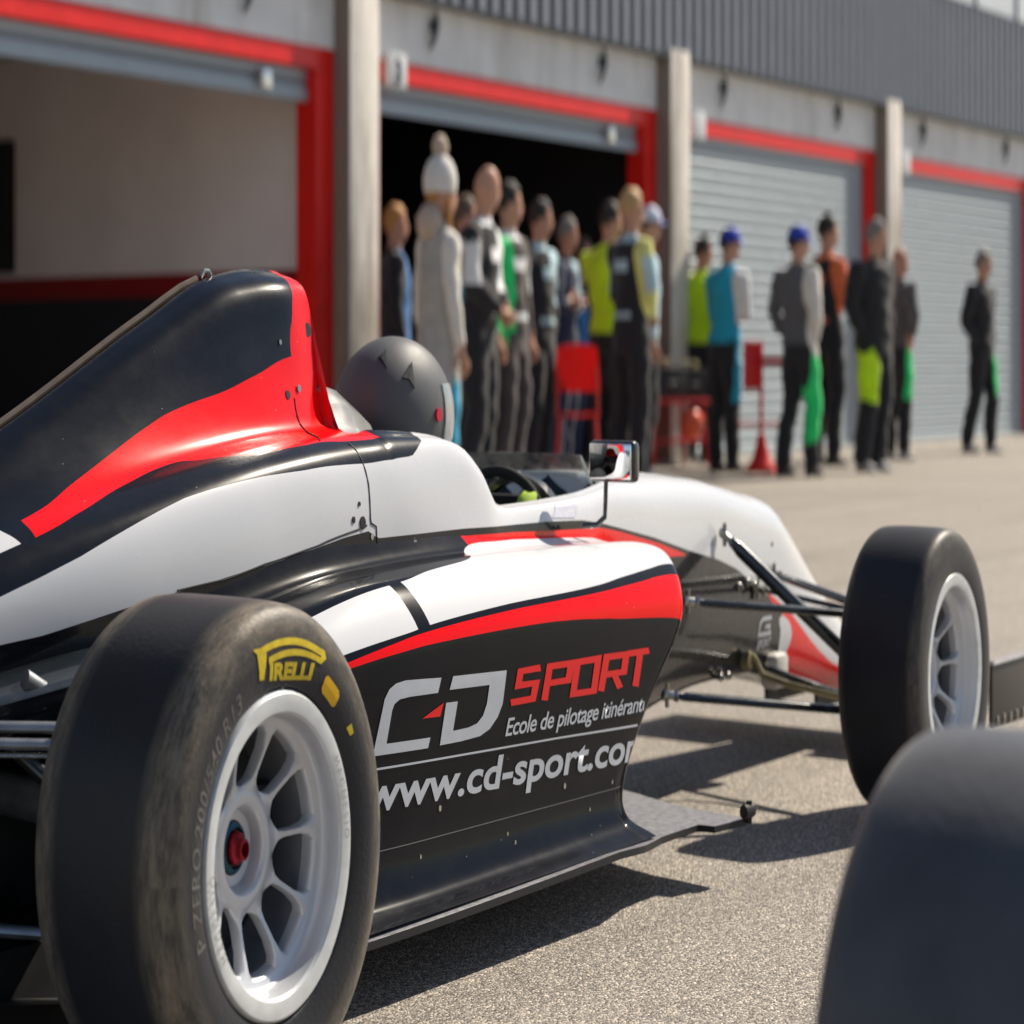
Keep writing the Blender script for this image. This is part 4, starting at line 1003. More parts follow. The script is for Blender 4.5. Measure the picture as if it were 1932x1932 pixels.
# two little pivot bolts under the web address
for x_, z_ in ((.79,.222),(1.245,.203)):
    y = surface_y(x_, z_, [BV_pod]); bm = bmesh.new(); tube(bm, [(x_, y+.002, z_), (x_, y-.002, z_)], .0045, 12); from_bm("screw_head", bm, M_steel, pods[0])

# join line of the lower flank and its fasteners
bm = bmesh.new(); bm.faces.new([bm.verts.new((x_, z_, 0)) for x_, z_ in ((.52,.187),(1.48,.176),(1.48,.1775),(.52,.1885))])
lay(bm, "panel_seam", mat("seam_grey", (.10,.10,.10), .5), [BV_pod], off=.0012)
for x_, z_ in ((.72,.165),(1.02,.160),(1.04,.146),(1.34,.158),(1.44,.188)):
    y = surface_y(x_, z_, [BV_pod]); bm = bmesh.new(); tube(bm, [(x_, y+.002, z_), (x_, y-.0015, z_)], .003, 10); from_bm("screw_head", bm, M_steel, pods[0])

# ------------------------------------------------------------------ people in front of the garages
A0 = R(35.1); VV = Vector((math.cos(A0), math.sin(A0), 0)); RR = Vector((math.sin(A0), -math.cos(A0), 0))
def spot(u, D):
    p = Vector((CAMX, CAMY, 0)) + VV*D + RR*((u-966)/4016*D); return p.x, p.y
def cloth(name, c, rough=.85, sheen=.2): return mat(name, c, rough, var=.12, scale=7, bump=.35, bscale=14, sheen=sheen)
SK = {'a': mat("skin_warm", (.50,.27,.18), .5, var=.08), 'b': mat("skin_ruddy", (.46,.22,.15), .5, var=.08), 'c': mat("skin_brown", (.30,.16,.10), .5, var=.08)}
HM = {'dark': mat("hair_dark", (.022,.017,.014), .6, bump=.6, bscale=120), 'blond': mat("hair_blond", (.48,.30,.13), .55, bump=.6, bscale=120), 'ginger': mat("hair_ginger", (.45,.20,.05), .6, bump=.6, bscale=120), 'grey': mat("hair_grey", (.20,.18,.17), .6, bump=.6, bscale=120), 'brown': mat("hair_brown", (.10,.06,.04), .6, bump=.6, bscale=120)}
CL = dict(black=cloth("cloth_black", (.014,.014,.018)), lime=cloth("cloth_lime", (.56,.84,.01)), cyan=cloth("cloth_cyan", (.01,.33,.52)), green=cloth("cloth_green", (.02,.66,.17)),
          white=cloth("cloth_white", (.70,.71,.72)), cream=cloth("cloth_cream", (.70,.66,.60)), grey=cloth("cloth_grey", (.10,.095,.105)), orange=cloth("cloth_orange", (.80,.17,.06)), blue=cloth("cloth_blue", (.03,.16,.42)),
          pale=cloth("cloth_paleblue", (.42,.60,.66)), brown=cloth("cloth_umber", (.055,.042,.042)), navy=cloth("cloth_navy", (.018,.025,.07)), yellow=cloth("cloth_yellow", (.68,.70,.22)), tape=mat("shoe_pale", (.45,.44,.44), .6), shoe=mat("shoe_black", (.02,.02,.022), .5))
def rings_loft(bm, secs, n=20):
    """secs: (centre, rx, ry) horizontal ellipses, closed"""
    V = [[bm.verts.new((c[0]+rx*math.cos(2*math.pi*k/n), c[1]+ry*math.sin(2*math.pi*k/n), c[2])) for k in range(n)] for c, rx, ry in secs]
    for a, b in zip(V, V[1:]):
        for k in range(n): bm.faces.new((a[k], a[(k+1)%n], b[(k+1)%n], b[k]))
    bm.faces.new(V[0][::-1]); bm.faces.new(V[-1])
def mat_faces(me, mats):
    for m_ in mats: me.materials.append(m_)
PEOPLE = []
def person(u, D, h, face, pose, suit, hair, label, skin='a', cap=None, group="people standing in front of the pit garages", stride=.0, shoes='shoe', turn=0., coat=None, build=1.0, beanie=None, glasses=False, lean=0.):
    """suit: dict region -> colour; regions torso, flank (right/left side panels), front, shoulder, sleeveL/R, thighL/R, shin"""
    x, y = spot(u, D); k = h/1.75; rz = R(face)
    bm = bmesh.new(); b = build
    rings_loft(bm, [((0,0,.80),.105*b,.150*b),((0,0,.88),.122*b,.168*b),((.0,0,.95),.122*b,.166*b),((.005,0,1.05),.108*b,.148*b),((.005,0,1.15),.110*b,.152*b),((.0,0,1.27),.122*b,.174*b),((-.005,0,1.36),.118*b,.186*b),((-.01,0,1.42),.098*b,.165*b),((-.01,0,1.455),.07,.105),((-.005,0,1.475),.056,.065)])
    tube(bm, [(-.01,0,1.43),(.0,0,1.50),(.012,0,1.58)], [.080,.066,.062], 16)
    tube(bm, [(-.01,-.15*b,1.405),(-.008,0,1.445),(-.01,.15*b,1.405)], [.050,.062,.050], 12)
    ct, st_ = math.cos(R(turn)), math.sin(R(turn))
    def hd(p): return (p[0]*ct-p[1]*st_+.015, p[0]*st_+p[1]*ct, p[2])
    Rz = Matrix.Rotation(R(turn), 4, 'Z')
    blob(bm, hd((.0,0,1.640)), (.102,.084,.108), 3, Rz); blob(bm, hd((.035,0,1.580)), (.068,.064,.060), 3, Rz); blob(bm, hd((.062,0,1.552)), (.026,.030,.020), 2, Rz)
    blob(bm, hd((.104,0,1.612)), (.020,.014,.024), 2, Rz)
    for sd in (-1, 1): blob(bm, hd((-.004, sd*.085, 1.618)), (.019,.012,.030), 2, Rz)
    bones = [('torso', (0,0,.9), (0,0,1.4)), ('neck', (0,0,1.505), (.012,0,1.6)), ('neck', (.0,0,1.6), (.02,0,1.70))]
    s2 = stride
    hands = []
    for sd, nm in ((1, 'L'), (-1, 'R')):
        fx = s2*sd
        hip = (0, sd*.088, .90); kn = (.035+fx*.55, sd*.105, .50); an = (-.03+fx*1.0, sd*.12, .10)
        tube(bm, [hip, ((hip[0]+kn[0])/2, sd*.10, .70), kn, ((kn[0]+an[0])/2-.015, sd*.112, .33), an, (an[0]+.0, an[1], .035)], [.098*b,.092*b,.076*b,.074*b,.066*b,.058], 16)
        bones += [('thigh'+nm, hip, kn), ('shin'+nm, kn, an), ('foot'+nm, (an[0], an[1], .03), (an[0]+.15, an[1], .03))]
        shd = (-.008, sd*.178*b, 1.395)
        P = {'side': ((-.03, sd*.255, 1.13), (.05, sd*.250, .895)), 'cross': ((.05, sd*.235, 1.135), (.165, -sd*.045, 1.175+.015*sd)), 'pocket': ((-.07, sd*.285, 1.15), (.045, sd*.205, .955)),
             'behind': ((-.10, sd*.245, 1.15), (-.165, sd*.045, .98)), 'hip': ((-.06, sd*.335, 1.17), (.02, sd*.205, 1.02)), 'front': ((.03, sd*.235, 1.14), (.20, sd*.06, 1.02))}[pose]
        el, wr = P
        tube(bm, [(-.005, sd*.12, 1.405), shd, tuple((a_+c_)/2 for a_, c_ in zip(shd, el)), el, tuple((a_+c_)/2 for a_, c_ in zip(el, wr)), wr], [.064,.074*b,.064*b,.057*b,.050*b,.036], 14)
        bones += [('sleeve'+nm, shd, el), ('sleeve'+nm, el, wr)]
        hands.append((sd, Vector(el), Vector(wr)))
    me = bpy.data.meshes.new("person"); bm.to_mesh(me); bm.free()
    o = bpy.data.objects.new("person", me); COL.objects.link(o)
    md = o.modifiers.new("r", 'REMESH'); md.mode = 'VOXEL'; md.voxel_size = .017; md.use_smooth_shade = True
    ms = o.modifiers.new("s", 'SMOOTH'); ms.iterations = 3; ms.factor = .5
    bpy.context.view_layer.update()
    m2 = bpy.data.meshes.new_from_object(o.evaluated_get(bpy.context.evaluated_depsgraph_get())); bpy.data.objects.remove(o); bpy.data.meshes.remove(me)
    # hands: palm, four unequal bent fingers, thumb from the side of the palm, grown into the wrist
    hb_ = bmesh.new(); hb_.from_mesh(m2)
    nbody = len(hb_.faces)
    for f in hb_.faces: f.tag = True
    for sd, el, wr in (hands if pose != 'pocket' else []):      # hands in pockets stay inside the cloth
        d = (wr-el).normalized()
        if pose in ('pocket', 'behind', 'hip'): d = (d+Vector((0,0,-.3))).normalized()
        side = d.cross(Vector((0, 1, 0)) if abs(d.y) < .8 else Vector((1, 0, 0))).normalized(); nrm_ = d.cross(side).normalized()
        tube(hb_, [wr-d*.03, wr+d*.01, wr+d*.05, wr+d*.085], [.028,.032,.040,.036], 10, .5)
        for q, ln in enumerate((.068,.078,.072,.056)):
            o_ = side*(-.030+.020*q); p0 = wr+d*.075+o_; p1 = p0+d*ln*.45+nrm_*.004*sd; p2 = p1+(d*.75+nrm_*.35*sd).normalized()*ln*.33; p3 = p2+(d*.4+nrm_*.7*sd).normalized()*ln*.25
            tube(hb_, [p0, p1, p2, p3], [.0105,.0098,.009,.007], 6)
        tube(hb_, [wr+d*.015-side*.025, wr+d*.045-side*.050, wr+d*.078-side*.058], [.013,.012,.009], 6)
    hand_pts = [] if pose == 'pocket' else [w_+ (w_-e_).normalized()*.06 for _, e_, w_ in hands]
    hb_.to_mesh(m2); hb_.free()
    n = len(m2.polygons); C = np.zeros(n*3); m2.polygons.foreach_get("center", C); C = C.reshape(-1, 3)
    Dm = []
    for nm, a_, c_ in bones:
        a_ = np.array(a_); c_ = np.array(c_); ab = c_-a_; t_ = np.clip(((C-a_)@ab)/(ab@ab), 0, 1)[:, None]
        rad = {'torso': .115, 'neck': .06}.get(nm, .05)
        Dm.append(np.linalg.norm(C-(a_+t_*ab), axis=1)-rad)
    lab = np.argmin(np.array(Dm), axis=0)
    cols = {}; mats_ = []
    def mi(c):
        m_ = SK[skin] if c == 'skin' else CL[c]
        if m_ not in mats_: mats_.append(m_)
        return mats_.index(m_)
    base = suit.get('torso', 'black')
    idx = np.zeros(n, int)
    for i in range(n):
        nm = bones[lab[i]][0]; X, Y, Z = C[i]
        acc = suit.get('accent')
        if Z > 1.495: c = 'skin'
        elif nm == 'neck': c = suit.get('collar', base)
        elif nm == 'torso':
            c = base
            if Z > 1.34 and 'shoulder' in suit: c = suit['shoulder']
            elif Z > 1.30 and Y > .03 and 'shoulderL' in suit: c = suit['shoulderL']
            elif 'flankR' in suit and Y < -.085: c = suit['flankR']
            elif 'flankL' in suit and Y > .085: c = suit['flankL']
            elif 'front' in suit and X > .04: c = suit['front']
            if Z < .93: c = suit.get('legs', c if 'flankR' in suit else base)
            if .99 < Z < 1.03 and 'belt' in suit: c = suit['belt']
        elif nm.startswith('sleeve'):
            c = suit.get(nm, suit.get('sleeves', base))
            if Z > 1.25 and 'shoulder' in suit: c = suit['shoulder']
            if Z > 1.12 and nm == 'sleeveL' and 'shoulderL' in suit: c = suit['shoulderL']
        elif nm.startswith('thigh'): c = suit.get(nm, suit.get('legs', base))
        elif nm.startswith('shin'): c = suit.get(nm, suit.get('legs', base)) if Z > .24+.03*math.sin(9*X) else suit.get('legs', base)
        else: c = 'shoe'
        if nm.startswith('thigh') and nm in suit and (abs(Y) < .055 or X < -.045): c = suit.get('legs', base)
        if acc and Z < 1.49:
            if (nm.startswith('sleeve') and abs(Y) > .225 and 1.14 < Z < 1.36) or (nm == 'torso' and 1.27 < Z < 1.33 and abs(Y) < .09 and abs(X) > .06) or (nm == 'torso' and 1.44 < Z) or (nm == 'torso' and 1.0 < Z < 1.03 and abs(Y) < .11): c = acc
        for hp in hand_pts:
            if (X-hp.x)**2+(Y-hp.y)**2+(Z-hp.z)**2 < .0075: c = 'skin'
        idx[i] = mi(c)
    m2.polygons.foreach_set("material_index", idx); mat_faces(m2, mats_)
    m2.polygons.foreach_set("use_smooth", [True]*n)
    nv = len(m2.vertices); co = np.zeros(nv*3); no = np.zeros(nv*3); m2.vertices.foreach_get("co", co); m2.vertices.foreach_get("normal", no); co = co.reshape(-1, 3); no = no.reshape(-1, 3)
    fold = .007*np.sin(38*co[:, 2]+9*co[:, 0]+u)*np.sin(14*co[:, 1]+6*co[:, 2]+.3*u)+.006*np.sin(17*co[:, 2]-22*co[:, 0]+11*co[:, 1]+u)
    msk = (co[:, 2] < 1.47) & (co[:, 2] > .08)
    for hp in hand_pts: msk &= np.linalg.norm(co-np.array(hp), axis=1) > .13
    co += no*(fold*msk)[:, None]; m2.vertices.foreach_set("co", co.ravel())
    S = Matrix.Diagonal((k, k, k, 1))
    rr_ = random.Random(int(u*7)); sw = rr_.uniform(-.035, .035); ln = rr_.uniform(-.03, .07); hu = rr_.uniform(-.03, .03)
    def warp(x_, y_, z_):          # weight on one leg, back a little bent
        t_ = max(0, z_-.9)
        return x_ + ln*t_ + .10*max(0, z_-1.40)**1.0*(.5 if ln > .02 else 0), y_ + sw*math.sin(math.pi*min(z_, 1.25)/1.25) + hu*t_, z_
    for v in m2.vertices: v.co = warp(*v.co)
    m2.transform(S); m2.name = "person"
    root = link(m2, "person", None, (x, y, 0), rz)
    tag(root, label, "person", group)
    HZ = Matrix.Translation(hd((0,0,0))) @ Rz
    def child(name, bm_, m_):
        for v in bm_.verts: v.co = warp(*v.co)
        bm_.transform(S); return from_bm(name, bm_, m_, root)
    # shoes
    for sd in (1, -1):
        fx = stride*sd; bx_ = bmesh.new(); ax = -.03+fx
        V = []
        for x_, hw_, ht in ((-.07,.028,.055),(-.05,.040,.085),(0,.043,.095),(.05,.045,.075),(.10,.048,.058),(.15,.044,.048),(.185,.024,.034)):
            V.append([bx_.verts.new((ax+x_, sd*.12+hw_*math.cos(a)*(1 if math.sin(a) > 0 else 1.05), max(.0, ht*.5+ht*.55*math.sin(a)))) for a in np.linspace(0, 2*math.pi, 13)[:-1]])
        for a, c_ in zip(V, V[1:]):
            for q in range(12): bx_.faces.new((a[q], a[(q+1)%12], c_[(q+1)%12], c_[q]))
        bx_.faces.new(V[0]); bx_.faces.new(V[-1]); child("shoe", bx_, CL[shoes])
    # face
    for sd in (-1, 1):
        e = bmesh.new(); blob(e, (0,0,0), (.008,.013,.007), 2); e.transform(Matrix.Translation((.088, sd*.032, 1.632))); e.transform(HZ); child("eye", e, mat("eye_dark", (.05,.04,.035), .2))
    e = bmesh.new(); blob(e, (.098,0,1.573), (.008,.022,.006), 2); e.transform(HZ); child("mouth", e, mat("lip_rose", (.35,.10,.09), .5))
    if hair and hair != 'bald':
        e = bmesh.new(); bmesh.ops.create_uvsphere(e, u_segments=28, v_segments=20, radius=1)
        rnd = random.Random(int(u))
        for v in e.verts:
            a_, b_, c_ = v.co; j = 1+.035*math.sin(9*a_+3*b_+u)*math.cos(7*c_)+rnd.uniform(-.02,.02)
            v.co = Vector((a_*.113*j-.008, b_*.097*j, 1.655+c_*.110*j))
        bmesh.ops.delete(e, geom=[f for f in e.faces if (f.calc_center_median().z < 1.600 or (f.calc_center_median().x > .030 and f.calc_center_median().z < 1.700) or (abs(f.calc_center_median().x) < .03 and f.calc_center_median().z < 1.64))], context='FACES')
        r_ = bmesh.ops.solidify(e, geom=e.faces[:], thickness=.012) if e.faces else None
        e.transform(HZ); child("hair", e, HM[hair])
    if hair == 'ginger' and beanie:
        e = bmesh.new()
        for yy in (-.055, -.075, -.065): tube(e, [(.03, yy, 1.62), (.045, yy-.01, 1.5), (.06, yy, 1.36), (.08, yy+.02, 1.22)], [.02,.022,.02,.008], 8)
        e.transform(HZ); child("hair", e, HM['ginger'])
    if cap:
        e = bmesh.new(); bmesh.ops.create_uvsphere(e, u_segments=28, v_segments=18, radius=1)
        for v in e.verts: v.co = Vector((v.co.x*.118-.002, v.co.y*.102, 1.665+v.co.z*.100))
        bmesh.ops.delete(e, geom=[f for f in e.faces if f.calc_center_median().z < 1.668], context='FACES')
        bmesh.ops.solidify(e, geom=e.faces[:], thickness=.004)
        e.transform(HZ); cp = child("cap", e, mat("cap_"+cap, {'blue': (.02,.05,.42), 'white': (.62,.66,.78)}[cap], .8))
        e = bmesh.new(); V = [[e.verts.new((.085+.085*t_*math.cos(a)**.8 if math.cos(a) > 0 else .085, .092*math.sin(a), 1.672-.018*t_-.020*math.sin(a)**2)) for a in np.linspace(-1.45, 1.45, 15)] for t_ in (0, .5, 1)]
        for a, c_ in zip(V, V[1:]):
            for q in range(14): e.faces.new((a[q], a[q+1], c_[q+1], c_[q]))
        bmesh.ops.solidify(e, geom=e.faces[:], thickness=.004); e.transform(HZ); [setattr(v, 'co', Vector(warp(*v.co))) for v in e.verts]; e.transform(S)
        from_bm("peak", e, mat("cap_peak", (.28,.33,.62), .8), cp)
    if beanie:
        e = bmesh.new(); bmesh.ops.create_uvsphere(e, u_segments=32, v_segments=24, radius=1)
        for v in e.verts:
            a = math.atan2(v.co.y, v.co.x); j = 1+.02*math.sin(18*a); v.co = Vector((v.co.x*.122*j-.012, v.co.y*.108*j, 1.695+v.co.z*.135))
        bmesh.ops.delete(e, geom=[f for f in e.faces if f.calc_center_median().z < 1.645], context='FACES'); bmesh.ops.solidify(e, geom=e.faces[:], thickness=.008)
        e.transform(HZ); bn = child("beanie", e, mat("wool_white", (.68,.66,.62), .95, var=.1, scale=60, bump=.8, bscale=90))
        e = bmesh.new(); blob(e, (-.012, 0, 1.865), (.058,.058,.055), 3); rnd = random.Random(3)
        for v in e.verts: v.co += v.co.normalized()*0+Vector((rnd.uniform(-.006,.006), rnd.uniform(-.006,.006), rnd.uniform(-.006,.006)))
        e.transform(HZ); [setattr(v, 'co', Vector(warp(*v.co))) for v in e.verts]; e.transform(S); from_bm("pompom", e, mat("fur_beige", (.50,.40,.32), .95, var=.3, scale=80, bump=.8, bscale=200), bn)
    if glasses:
        e = bmesh.new(); 
        for sd in (-1, 1): box(e, .088, .094, sd*.034-.024, sd*.034+.024, 1.618, 1.648, bev=.004); tube(e, [(.09, sd*.058, 1.638), (.0, sd*.079, 1.638)], .003, 6)
        e.transform(HZ); child("sunglasses", e, mat("lens_black", (.01,.01,.012), .1))
    if coat:
        e = bmesh.new(); n_ = 28
        secs = [(.62,.150,.185),(.72,.150,.190),(.90,.150,.200),(1.02,.142,.186),(1.05,.132,.172),(1.07,.138,.180),(1.20,.138,.192),(1.34,.135,.200),(1.42,.115,.180),(1.47,.088,.115),(1.50,.085,.100)]
        V = [[e.verts.new((rx*(1+.03*math.sin(5*2*math.pi*q/n_+z*9))*math.cos(2*math.pi*q/n_), ry*(1+.03*math.sin(5*2*math.pi*q/n_+z*9))*math.sin(2*math.pi*q/n_), z)) for q in range(n_)] for z, rx, ry in secs]
        for a, c_ in zip(V, V[1:]):
            for q in range(n_): e.faces.new((a[q], a[(q+1)%n_], c_[(q+1)%n_], c_[q]))
        bmesh.ops.solidify(e, geom=e.faces[:], thickness=-.012)
        ct_ = child("coat", e, mat("coat_cream", (.74,.71,.66), .9, var=.1, scale=12, bump=.6, bscale=40))
        e = bmesh.new(); blob(e, (-.085, 0, 1.50), (.085,.12,.09), 3); rnd = random.Random(5)
        for v in e.verts: v.co += Vector((rnd.uniform(-.008,.008), rnd.uniform(-.008,.008), rnd.uniform(-.008,.008)))
        [setattr(v, 'co', Vector(warp(*v.co))) for v in e.verts]; e.transform(S); from_bm("fur_hood", e, mat("fur_beige", (.50,.40,.32), .95), ct_)
    PEOPLE.append(root); return root
def DH(top, h): return (h-.83)*6024/(682-top)
person(746, DH(388,1.82), 1.82, -45, 'side', dict(torso='black', front='blue', sleeves='black', legs='blue', collar='orange'), 'ginger', "ginger haired person in black and blue jacket, leftmost by the pale pier", 'b', build=1.2, turn=0)
person(829, DH(322,1.74), 1.74, -25, 'side', dict(torso='cream', sleeves='cream', legs='cyan', collar='cream'), 'ginger', "woman in a long cream coat and white bobble hat with fur pompom", 'a', coat=True, beanie=True, shoes='tape', build=1.0, turn=-20)
person(874, DH(352,1.86), 1.80, -50, 'side', dict(torso='cyan', sleeves='cyan', legs='black'), 'brown', "person in turquoise suit mostly hidden behind the woman in the cream coat", 'b', build=1.1)
person(902, DH(313,1.90), 1.90, -75, 'front', dict(torso='black', sleeveR='black', shoulderL='white', legs='black', accent='white'), 'bald', "tall bald person in black suit with white shoulder, beside the cream coat", 'a', build=1.15, turn=40)
person(960, DH(346,1.90), 1.90, -88, 'side', dict(torso='brown', flankR='green', sleeveR='green', sleeveL='brown', legs='brown', accent='white'), 'dark', "dark haired person in brown suit with a bright green sleeve and side panel", 'a', shoes='tape', build=1.12, turn=40)
person(1016, DH(379,1.90), 1.90, -90, 'pocket', dict(torso='black', shoulderL='pale', sleeves='black', flankL='brown', legs='black', accent='pale'), 'dark', "dark haired person in black suit with pale blue shoulder, right of the green sleeve", 'a', shoes='tape', build=1.12, turn=35)
person(1062, DH(412,1.90), 1.90, -80, 'cross', dict(torso='navy', flankL='pale', sleeveL='pale', legs='navy'), 'grey', "grey haired person in navy suit with a pale blue sleeve, behind the red chair", 'b', build=1.1, turn=25)
person(1088, DH(450,1.80), 1.80, -70, 'side', dict(torso='navy', front='blue', legs='navy'), 'brown', "shorter person in dark navy at the back, left of the lime suit", 'b', build=1.1)
person(1146, DH(382,1.94), 1.94, -8, 'cross', dict(torso='lime', flankR='lime', shoulder='lime', sleeveR='black', sleeveL='black', legs='black', thighR='lime'), 'dark', "person with folded arms in lime yellow suit with black sleeves by the red chair", 'a', build=1.3, turn=-35)
person(1217, DH(392,1.90), 1.90, -50, 'side', dict(torso='pale', sleeves='pale', shoulder='pale', legs='black'), 'brown', "person in pale blue top and white cap, between the blond person and the pier", 'a', cap='white', shoes='tape', build=1.15)
person(1192, DH(358,1.96), 1.96, -18, 'front', dict(torso='black', sleeveR='yellow', sleeveL='black', legs='black', accent='pale'), 'blond', "blond person in sunglasses and black suit with a pale yellow sleeve", 'a', glasses=True, shoes='tape', build=1.15, turn=-30)
person(1320, DH(447,1.85), 1.85, -12, 'side', dict(torso='lime', flankR='lime', shoulder='lime', sleeveR='lime', sleeveL='black', legs='black'), 'dark', "person in lime and black half hidden behind the blue capped man in turquoise", 'b', build=1.15, turn=-40)
person(1370, 24.0, 1.83, -12, 'cross', dict(torso='cyan', flankR='cyan', flankL='cyan', sleeveR='white', sleeveL='cyan', legs='black', thighR='cyan'), 'dark', "person with folded arms in turquoise suit and blue cap before the grey shutter", 'a', cap='blue', build=1.18, turn=-40)
person(1506, 23.0, 1.80, -12, 'pocket', dict(torso='grey', sleeveR='cream', sleeveL='grey', legs='black', thighR='green', shinR='green'), 'dark', "person in grey jacket and blue cap with one bright green trouser leg", 'a', cap='blue', stride=-.09, build=1.22, turn=-40)
person(1560, 25.4, 1.99, -20, 'cross', dict(torso='black', sleeveR='orange', sleeveL='black', legs='black', accent='orange'), 'dark', "tall person with an orange sleeve behind the grey jacket and blue cap", 'a', build=1.12, turn=-30)
person(1645, 24.0, 1.89, -105, 'pocket', dict(torso='black', legs='black', thighR='lime', shinR='black'), 'grey', "person in thick black jacket with a lime patch on the thigh", 'a', build=1.38, shoes='tape', turn=40)
person(1696, 26.9, 1.79, -20, 'hip', dict(torso='grey', sleeves='grey', legs='black', thighR='green'), 'bald', "bald person in dark grey with green thigh patch, behind the thick black jacket", 'b', shoes='tape', build=1.15, turn=-30)
person(1850, 29.0, 1.83, -100, 'pocket', dict(torso='black', legs='black', thighL='green'), 'grey', "person in black strolling alone before the last shutter", 'a', stride=.10, shoes='tape', turn=20, build=1.2)
# ------------------------------------------------------------------ chairs, table and kit in front of the doors
M_plast = mat("red_plastic", (.62,.010,.012), .35, var=.06, scale=10)
M_rtube = mat("red_tube", (.50,.02,.02), .35)
def chair(u, D, face, label, group=None, sh=1.0):
    x, y = spot(u, D); t = link(None, "chair", None, (x, y, 0), R(face)); tag(t, label, "chair", group)
    # one moulded shell split into seat and back
    def sheet(name, rows, m):
        bm = bmesh.new(); V = [[bm.verts.new(p) for p in r_] for r_ in rows]
        for a, b in zip(V, V[1:]):
            for q in range(len(a)-1): bm.faces.new((a[q], a[q+1], b[q+1], b[q]))
        bmesh.ops.solidify(bm, geom=bm.faces[:], thickness=.012); return from_bm(name, bm, m, t, ang=50)
    ys = np.linspace(-1, 1, 9)
    sheet("seat", [[(xx, .225*q*(1-.06*abs(xx-.0)/.2), .50-.018*(1-q*q)+(.02 if xx < -.18 else 0)-(.012 if xx > .2 else 0)) for q in ys] for xx in (-.22,-.15,-.05,.05,.15,.23)], M_plast)
    sheet("backrest", [[(-.20-.10*s_-.02*(1-q*q)*(-1), (.215-.03*s_**2)*q, .64+.30*s_-.02*q*q*s_) for q in ys] for s_ in (0,.2,.45,.7,.9,1.)], M_plast)
    for sx in (-1, 1):
        for sy in (-1, 1):
            bm = bmesh.new(); tube(bm, [(sx*.17, sy*.17, .48), (sx*.21, sy*.22, .0)], .016, 8); from_bm("leg", bm, M_rtube, t)
    for sy in (-1, 1):
        bm = bmesh.new(); tube(bm, [(-.19, sy*.19, .49), (-.225, sy*.19, .60), (-.27, sy*.18, .80)], .014, 8); from_bm("back_post", bm, M_rtube, t)
        bm = bmesh.new(); tube(bm, [(-.187, sy*.19, .25), (.187, sy*.19, .25)], .011, 8); from_bm("stretcher", bm, M_rtube, t)
    return t
chair(1090, 20.3, 32, "red plastic chair with tubular legs in front of the lime suit")
ts = link(None, "tool_stand", None, (*spot(1436, 23.8), 0), R(-50)); tag(ts, "tall red steel stand with side panel and tray before the grey shutter", "stand")
bm = bmesh.new(); box(bm, -.20, .02, -.012, .012, .62, .98, bev=.01); from_bm("side_panel", bm, M_plast, ts)
bm = bmesh.new(); box(bm, .0, .34, -.16, .16, .80, .86, bev=.008); from_bm("tray", bm, M_rtube, ts)
bm = bmesh.new(); tube(bm, [(0,0,.06),(0,0,.98)], .022, 10); from_bm("post", bm, M_plast, ts)
bm = bmesh.new(); tube(bm, [(-.26,0,.36),(.26,0,.36)], .018, 8); from_bm("cross_bar", bm, M_rtube, ts)
bm = bmesh.new(); lathe(bm, [(.0005,.30),(.035,.295),(.05,.24),(.10,.10),(.15,.06),(.16,.0),(.0005,.0)], 24, axis='Z'); from_bm("base", bm, M_plast, ts)
for a_ in (0, 1, 2, 3):
    bm = bmesh.new(); tube(bm, [(0,0,.10),(.22*math.cos(a_*1.571+.4), .22*math.sin(a_*1.571+.4), .02)], .02, 8); from_bm("foot", bm, M_rtube, ts)
# black crates piled on a low red trestle
x, y = spot(1262, 25.3)
tr = link(None, "trestle_table", None, (x, y, 0), R(-20)); tag(tr, "low red trestle table carrying black crates beside the pier", "table")
bm = bmesh.new(); box(bm, -.45, .45, -.25, .25, .50, .53, bev=.006); from_bm("tabletop", bm, M_rtube, tr)
for sx in (-1, 1):
    for sy in (-1, 1):
        bm = bmesh.new(); tube(bm, [(sx*.36, sy*.2, .50), (sx*.42, sy*.23, 0)], .018, 8); from_bm("leg", bm, M_rtube, tr)
bm = bmesh.new(); box(bm, -.40, .46, -.22, .22, .19, .212, bev=.004); from_bm("shelf", bm, M_rtube, tr)
def crate(u, D, z, sx, sy, sz, rz, label):
    x, y = spot(u, D); bm = bmesh.new()
    box(bm, -sx/2, sx/2, -sy/2, sy/2, 0, sz, bev=.015)
    o = from_bm("crate", bm, mat("crate_black", (.018,.019,.022), .55), None, (x, y, z), R(rz)); tag(o, label, "crate")
    bm = bmesh.new(); box(bm, -sx/2-.008, sx/2+.008, -sy/2-.008, sy/2+.008, sz-.03, sz+.008, bev=.006); from_bm("lid", bm, mat("crate_black", (.018,.019,.022), .55), o)
    bm = bmesh.new(); tube(bm, [(-.06,-sy/2-.004,sz*.55),(-.05,-sy/2-.03,sz*.55),(.05,-sy/2-.03,sz*.55),(.06,-sy/2-.004,sz*.55)], .008, 8); from_bm("handle", bm, M_steel, o)
    return o
crate(1250, 25.3, .532, .50, .36, .24, -20, "black lidded crate, the left one on the red trestle")
crate(1296, 25.5, .532, .36, .32, .22, -28, "smaller black crate, the right one on the red trestle")
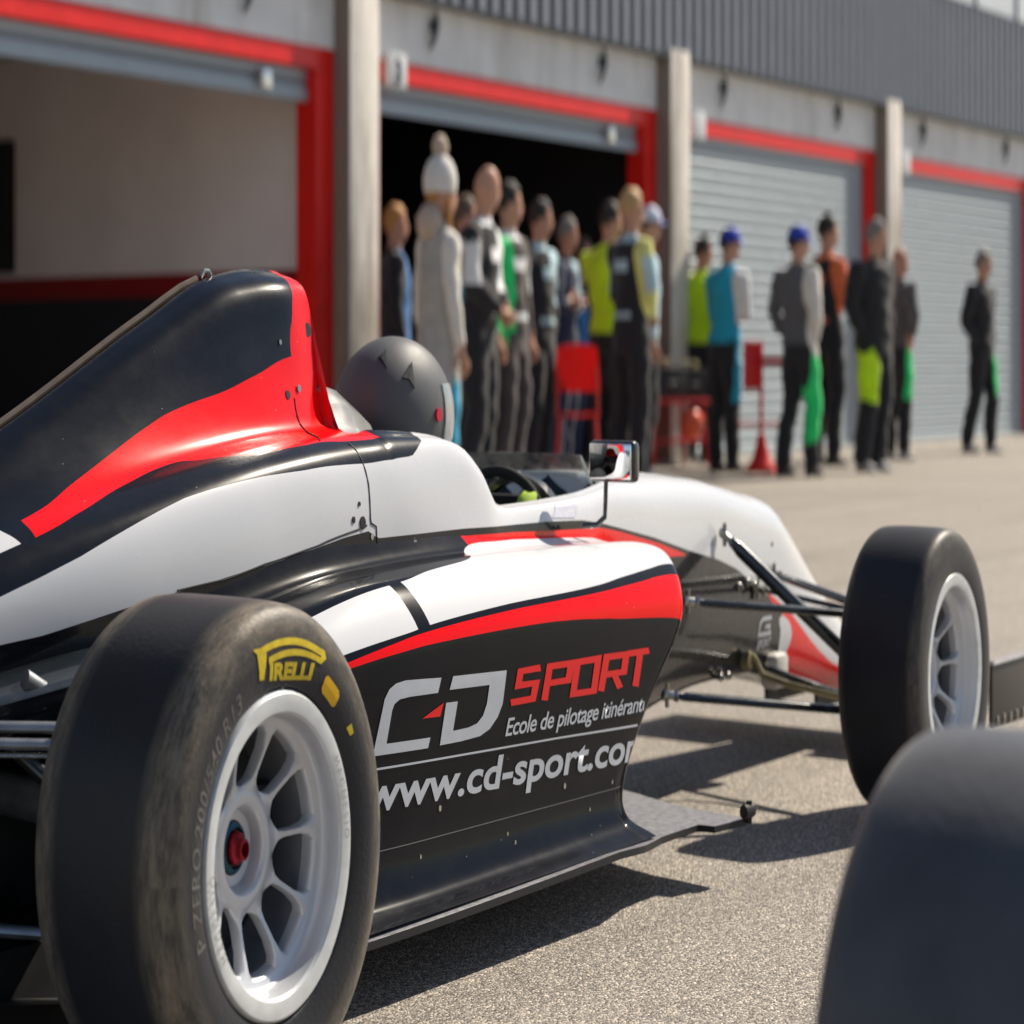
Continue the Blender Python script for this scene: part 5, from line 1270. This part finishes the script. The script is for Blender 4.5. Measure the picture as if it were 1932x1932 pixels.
def helmet_kit(u, D, z, c1, c2, label, rz=0):
    x, y = spot(u, D); bm = bmesh.new(); bmesh.ops.create_uvsphere(bm, u_segments=32, v_segments=24, radius=1)
    for v in bm.verts:
        a, b, c = v.co; v.co = Vector((a*.15, b*.125, .12+c*.125 if c > -.9 else .12-.1125))
    bmesh.ops.delete(bm, geom=[f for f in bm.faces if f.calc_center_median().x > .07 and .085 < f.calc_center_median().z < .155], context='FACES')
    o = from_bm("spare_helmet", bm, mat("kit_"+c1[0], c1[1], .3, coat=.6), None, (x, y, z), R(rz)); tag(o, label, "helmet")
    bm = bmesh.new(); bmesh.ops.create_uvsphere(bm, u_segments=32, v_segments=24, radius=1)
    for v in bm.verts: v.co = Vector((v.co.x*.147, v.co.y*.122, .12+v.co.z*.122))
    bmesh.ops.delete(bm, geom=[f for f in bm.faces if not (f.calc_center_median().x > .03 and .07 < f.calc_center_median().z < .17)], context='FACES')
    from_bm("visor", bm, mat("kit_"+c2[0], c2[1], .15), o)
helmet_kit(1306, 25.25, .213, ('orange', (.75,.10,.03)), ('visor', (.02,.02,.02)), "orange racing helmet on the low shelf under the crates", -30)
# folded pale towels / gloves on the crates
def towel(u, D, z, c, label, rz=0):
    x, y = spot(u, D); bm = bmesh.new()
    for k in range(3):
        V = [[bm.verts.new((-.13+.26*i/8, -.07+.14*j/4, .012+.026*k+.006*math.sin(i*1.1+k)+.004*math.cos(j*1.7))) for j in range(5)] for i in range(9)]
        for a, b in zip(V, V[1:]):
            for q in range(4): bm.faces.new((a[q], a[q+1], b[q+1], b[q]))
    bmesh.ops.solidify(bm, geom=bm.faces[:], thickness=.018)
    o = from_bm("folded_towel", bm, cloth("towel_"+c[0], c[1]), None, (x, y, z), R(rz)); tag(o, label, "towel")
towel(1250, 25.2, .782, ('cream', (.60,.52,.42)), "folded beige towel on top of the left black crate", 10)
towel(1298, 25.4, .762, ('pale', (.62,.58,.44)), "pale folded towel lying on the smaller black crate", -15)
# ------------------------------------------------------------------ every height is drawn taller once, here
done = set()
for o in list(sc.objects):
    if o.type == 'MESH' and o.data.name not in done:
        done.add(o.data.name)
        o.data.transform(Matrix.Diagonal((1, 1, SZ, 1)))
    if o.type in ('MESH', 'EMPTY'): o.location.z *= SZ
